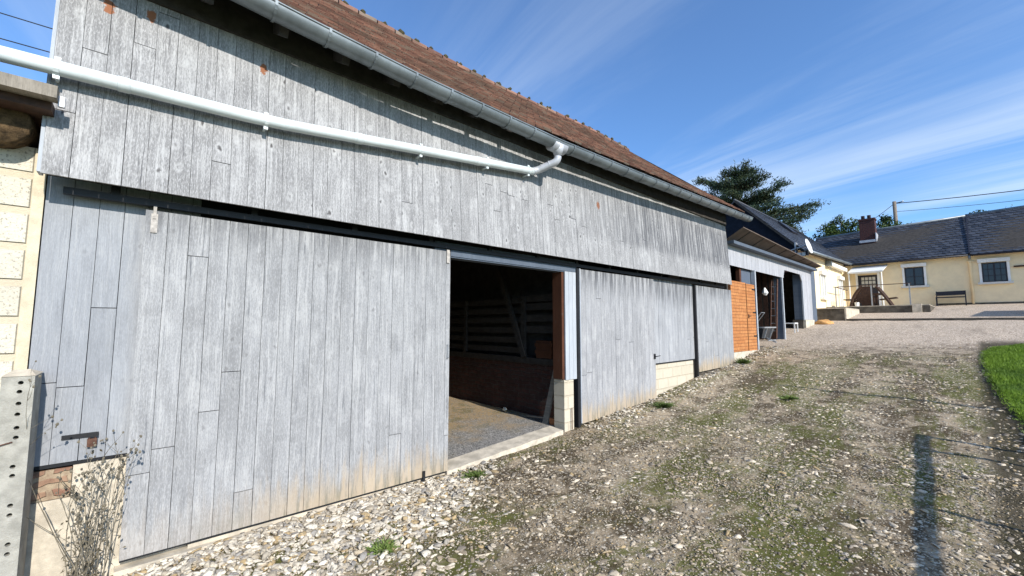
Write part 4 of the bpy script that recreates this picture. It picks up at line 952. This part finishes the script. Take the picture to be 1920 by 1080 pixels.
bank = scatter(21000, .03, 2.4, -1.0, 3.7, lambda x,y: np.clip((edge(y)-x)/.7+.25*(patchy(x,y,2.5,4)-.5)*2,0,1)**1.2)
b2 = scatter(9000, .0, 1.2, 5.3, 14.5, lambda x,y: np.clip(1.05-x/ (.35+.35*patchy(x,y,1.5,9)),0,1)*np.clip(patchy(x,y,1.2,2)*1.6-.1,0,1))
rad = lambda n_, lo, hi, p=2.2: lo+(hi-lo)*rng.uniform(0,1,n_)**p
o = stones('gravel', bank, rad(len(bank),.013,.050), .25, .55, M_bank, IV2, IF2, .05); tag(o, 'coarse pale flint gravel banked below the big sliding door', 'gravel', kind='stuff')
o = stones('gravel', b2, rad(len(b2),.014,.045), .25, .6, M_bank, IV2, IF2, .05); tag(o, 'pale flint gravel along the foot of the far doors', 'gravel', kind='stuff')
near = scatter(26000, .2, 4.9, .6, 6.5, lambda x,y: np.clip(patchy(x*1.6,y*.6,1.1,6)*2.2-.7,0.10,1)*.75)
o = stones('loose_stones', near, rad(len(near),.008,.050,2.9), .52, .40, M_road, IV2, IF2, .05); tag(o, 'scattered flint stones set in the driveway earth', 'stones', kind='stuff')
far = scatter(36000, .1, 4.9, 6.2, 17, lambda x,y: np.clip(patchy(x,y,1.0,8)*1.8-.5,0.06,1)*.5*np.clip((16.5-y)/3,0,1))
o = stones('loose_stones', far, rad(len(far),.008,.028,2.2), .50, .42, M_road, IV, IF, .2); tag(o, 'small flint stones over the upper driveway', 'stones', kind='stuff')
grit = scatter(60000, .05, 4.7, .3, 6.5, lambda x,y: .12+.88*np.clip(patchy(x,y,1.6,12)*2.4-.9,0,1))
o = stones('grit', grit, rad(len(grit),.004,.012,1.5), .35, .5, M_small, IV, IF, .25); tag(o, 'fine grit over the driveway earth', 'grit', kind='stuff')

# weeds ---------------------------------------------------------------
M_weed = foliage('weed_leaves', (.09,.13,.03), (.17,.23,.06))
def weed(x, y, r, h, n_, label):
    z = gsurf(x, y); cs = []; ds = []; m = MB()
    tips = np.stack([x+rng.normal(0,r*.5,n_), y+rng.normal(0,r*.5,n_), z+rng.uniform(.02,h,n_)],1); rt = np.array((x,y,z-.01)); ds = tips-rt; ln = np.linalg.norm(ds,axis=1)
    v, f = leafmesh(rt+ds*.5, ds, ln, rng.uniform(.006,.014,n_)); cs = rt+ds*rng.uniform(.5,1,(n_,1)); v2, f2 = leafmesh(cs, ds+rng.normal(0,.03,(n_,3)), rng.uniform(.02,.04,n_), rng.uniform(.01,.02,n_)); v = np.concatenate([v,v2]); f = np.concatenate([f,f2+len(f)*4]); o = big('weed_plant', v, f, M_weed); return tag(o, label, 'weed', 'small weeds in the gravel')
weed(.24,11.5,.20,.16,420,'tallest green weed at the foot of the orange door')
weed(.42,7.1,.22,.08,420,'low green weed beside the near plank door corner')
weed(.36,2.95,.13,.06,260,'small green weed where the big door meets the threshold')
weed(1.03,1.55,.13,.05,260,'small green weed in the pale gravel at the bottom of the photo')
weed(1.96,8.7,.16,.06,200,'tiny weed in the middle of the upper driveway')

# dead plant by the left post -------------------------------------------
dp_ = thing('dried_plant', 'tall dead brown weed with seed heads in front of the barn base', 'plant', (.12,-.16,-.15))
st = MB(); hd = MB(); lf = MB()
def twig(p, d, L_, r, depth):
    pts = [p]; q = p.copy(); dd_ = d.copy()
    for k in range(4): dd_ = (dd_+Vector((random.gauss(0,.09), random.gauss(0,.09), random.gauss(0,.05)))).normalized(); q = q+dd_*L_/4; pts.append(q.copy())
    st.tube(pts, [r*(1-k/5.5) for k in range(5)], 5, caps=False)
    if depth > 0:
        for k in range(1 if depth == 3 else 2):
            i = random.randint(1,4); twig(pts[i], (dd_+Vector((random.gauss(0,.5), random.gauss(0,.6), random.uniform(0,.3)))).normalized(), L_*random.uniform(.3,.5), r*.6, depth-1)
        for k in range(2): i = random.randint(2,4); twig(pts[i], (dd_+Vector((random.gauss(0,.4), random.gauss(0,.5), .2))).normalized(), L_*.25, r*.55, 0)
    else:
        e = pts[-1]; s = random.uniform(.005,.010); st.tube([e-Vector((0,0,s)), e, e+Vector((0,0,s))], [s*.5,s,s*.5], 6)
for k in range(17):
    p = Vector((.12+random.gauss(0,.05), -.16+random.gauss(0,.045), -.17)); twig(p, Vector((random.gauss(0,.06), random.gauss(.035,.05), 1)).normalized(), random.uniform(.5,1.1), .0042, 3)
P('stem', st, plain('dead_stem', (.15,.13,.095), .9, .3, 20, bump=0), dp_)
n_ = 420; cs = np.stack([.12+rng.normal(0,.07,n_), -.16+rng.normal(0,.06,n_), -.15+np.abs(rng.normal(0,.28,n_))],1); v, f = leafmesh(cs, rng.normal(size=(n_,3)), rng.uniform(.02,.06,n_), rng.uniform(.006,.016,n_))
big('leaves', v, f, plain('withered_leaves', (.12,.10,.065), .9, .4, 20, bump=0), parent=dp_)

# leaning plank, sticks and brick at the opening
pk = MB().bar((-.44,5.06,.12),(-.27,5.12,1.16), .025, .12, up=(1,0,0))
tag(P('plank', MB().hexa([(-.50,4.93,.10),(-.39,4.93,.10),(-.39,4.96,.10),(-.50,4.96,.10),(-.33,5.08,1.15),(-.24,5.08,1.15),(-.24,5.11,1.15),(-.33,5.11,1.15)]), M_oldwood), 'weathered plank leaning upright against the wall inside the opening', 'plank')
tag(P('plank', MB().bar((-.92,5.02,.16),(-.50,4.98,.20),.05,.02), M_oldwood), 'short thin plank lying on the barn floor', 'plank')
tag(P('brick', MB().box(-.36,-.24,4.96,5.06,.10,.22), plain('orange_brick', (.35,.13,.05), .9, .2, 10)), 'single orange brick beside the leaning plank', 'brick')
tag(P('wooden_crate', MB().box(-.85,-.50,5.16,5.42,1.125,1.42).box(-.87,-.48,5.15,5.159,1.2,1.26).box(-.87,-.48,5.15,5.159,1.32,1.38), M_brown), 'small brown crate on the wall plate inside the barn', 'crate')
tag(P('stone', lump(-1.55,5.05,.17,.05,.04,.035,2,2), M_bank), 'single white stone on the barn floor at the brick wall', 'stone')
tag(P('rusty_bar', MB().bar((.60,.28,-.02),(.75,.42,.03),.018,.01), M_rust), 'short rusty iron bar lying on the pale gravel', 'iron bar')

# ------------------------------------------------------------------ world
SUN_EL, SUN_AZ = 30, 95
w = bpy.data.worlds.new('World'); sc.world = w; w.use_nodes = True; nt = w.node_tree; N = nt.nodes; bgn = N['Background']
sky = N.new('ShaderNodeTexSky'); sky.sky_type = 'NISHITA'; sky.sun_disc = False; sky.sun_elevation = R(SUN_EL); sky.sun_rotation = R(SUN_AZ)
sky.air_density = 1.0; sky.dust_density = .6; sky.ozone_density = 3.0
tc = N.new('ShaderNodeTexCoord'); sp = N.new('ShaderNodeSeparateXYZ'); nt.links.new(tc.outputs['Generated'], sp.inputs[0])
def wm(op, a, b=None, c=None):
    n = N.new('ShaderNodeMath'); n.operation = op
    for i, q in enumerate((a, b, c)):
        if q is None: continue
        if isinstance(q, (int, float)): n.inputs[i].default_value = q
        else: nt.links.new(q, n.inputs[i])
    return n.outputs[0]
zc_ = wm('ADD', wm('MAXIMUM', sp.outputs[2], 0.), .07)
px = wm('DIVIDE', sp.outputs[0], zc_); py = wm('DIVIDE', sp.outputs[1], zc_)
def wcomb(x, y, z):
    n = N.new('ShaderNodeCombineXYZ')
    for i, q in enumerate((x, y, z)):
        if isinstance(q, (int, float)): n.inputs[i].default_value = q
        else: nt.links.new(q, n.inputs[i])
    return n.outputs[0]
def wnoise(v, s, d, r, dist):
    n = N.new('ShaderNodeTexNoise'); nt.links.new(v, n.inputs['Vector']); n.inputs['Scale'].default_value = s; n.inputs['Detail'].default_value = d
    n.inputs['Roughness'].default_value = r; n.inputs['Distortion'].default_value = dist; return n.outputs['Fac']
def wr(v, a, b, lo=0., hi=1.):
    n = N.new('ShaderNodeMapRange'); n.interpolation_type = 'SMOOTHSTEP'; nt.links.new(v, n.inputs[0]); n.inputs[1].default_value = a; n.inputs[2].default_value = b; n.inputs[3].default_value = lo; n.inputs[4].default_value = hi; return n.outputs[0]
ang = R(-9.4); ca_, sa_ = math.cos(ang), math.sin(ang)
along = wm('ADD', wm('MULTIPLY', px, ca_), wm('MULTIPLY', py, sa_)); across = wm('SUBTRACT', wm('MULTIPLY', py, ca_), wm('MULTIPLY', px, sa_))
n1_ = wnoise(wcomb(wm('MULTIPLY', along, .22), wm('MULTIPLY', across, 1.9), 4.3), 1.0, 7, .60, .45)
n2_ = wnoise(wcomb(wm('MULTIPLY', along, .3), wm('MULTIPLY', across, .7), 9.1), 1.0, 3, .5, .2)
cl = wm('MULTIPLY', wm('MULTIPLY', wr(n1_, .36, .68), wr(n2_, .30, .54)), wr(sp.outputs[2], .60, .20, .28, 1.0))
mixn = N.new('ShaderNodeMix'); mixn.data_type = 'RGBA'; nt.links.new(wm('ADD', wm('MULTIPLY', cl, .55), .03), mixn.inputs[0])
tint = N.new('ShaderNodeMix'); tint.data_type = 'RGBA'; tint.blend_type = 'MULTIPLY'; tint.inputs[0].default_value = 1
nt.links.new(sky.outputs[0], tint.inputs[6]); tint.inputs[7].default_value = (.92,1.33,1.72,1)
nt.links.new(tint.outputs[2], mixn.inputs[6]); mixn.inputs[7].default_value = (6.4,7.3,8.3,1)
nt.links.new(mixn.outputs[2], bgn.inputs[0]); bgn.inputs[1].default_value = .11

sun = bpy.data.lights.new('sun', 'SUN'); sun.energy = 5.0; sun.angle = R(.55); sun.color = (1, .95, .87)
so_ = link(bpy.data.objects.new('sun', sun)); so_.location = (20,-2,14)
az = R(5); el = R(SUN_EL); dvec = Vector((-math.cos(az)*math.cos(el), math.sin(az)*math.cos(el), -math.sin(el)))
so_.rotation_euler = dvec.to_track_quat('-Z', 'Y').to_euler()

cam = bpy.data.cameras.new('camera'); co = link(bpy.data.objects.new('camera', cam)); sc.camera = co
cam.sensor_width = 36; cam.lens = 780/1920*36; cam.clip_end = 2000; cam.clip_start = .05
co.location = (4.2715, 0, 1.70); co.rotation_euler = (R(95), 0, R(48.06))
sc.view_settings.view_transform = 'Standard'; sc.view_settings.look = 'None'; sc.view_settings.exposure = .32; sc.view_settings.gamma = 1
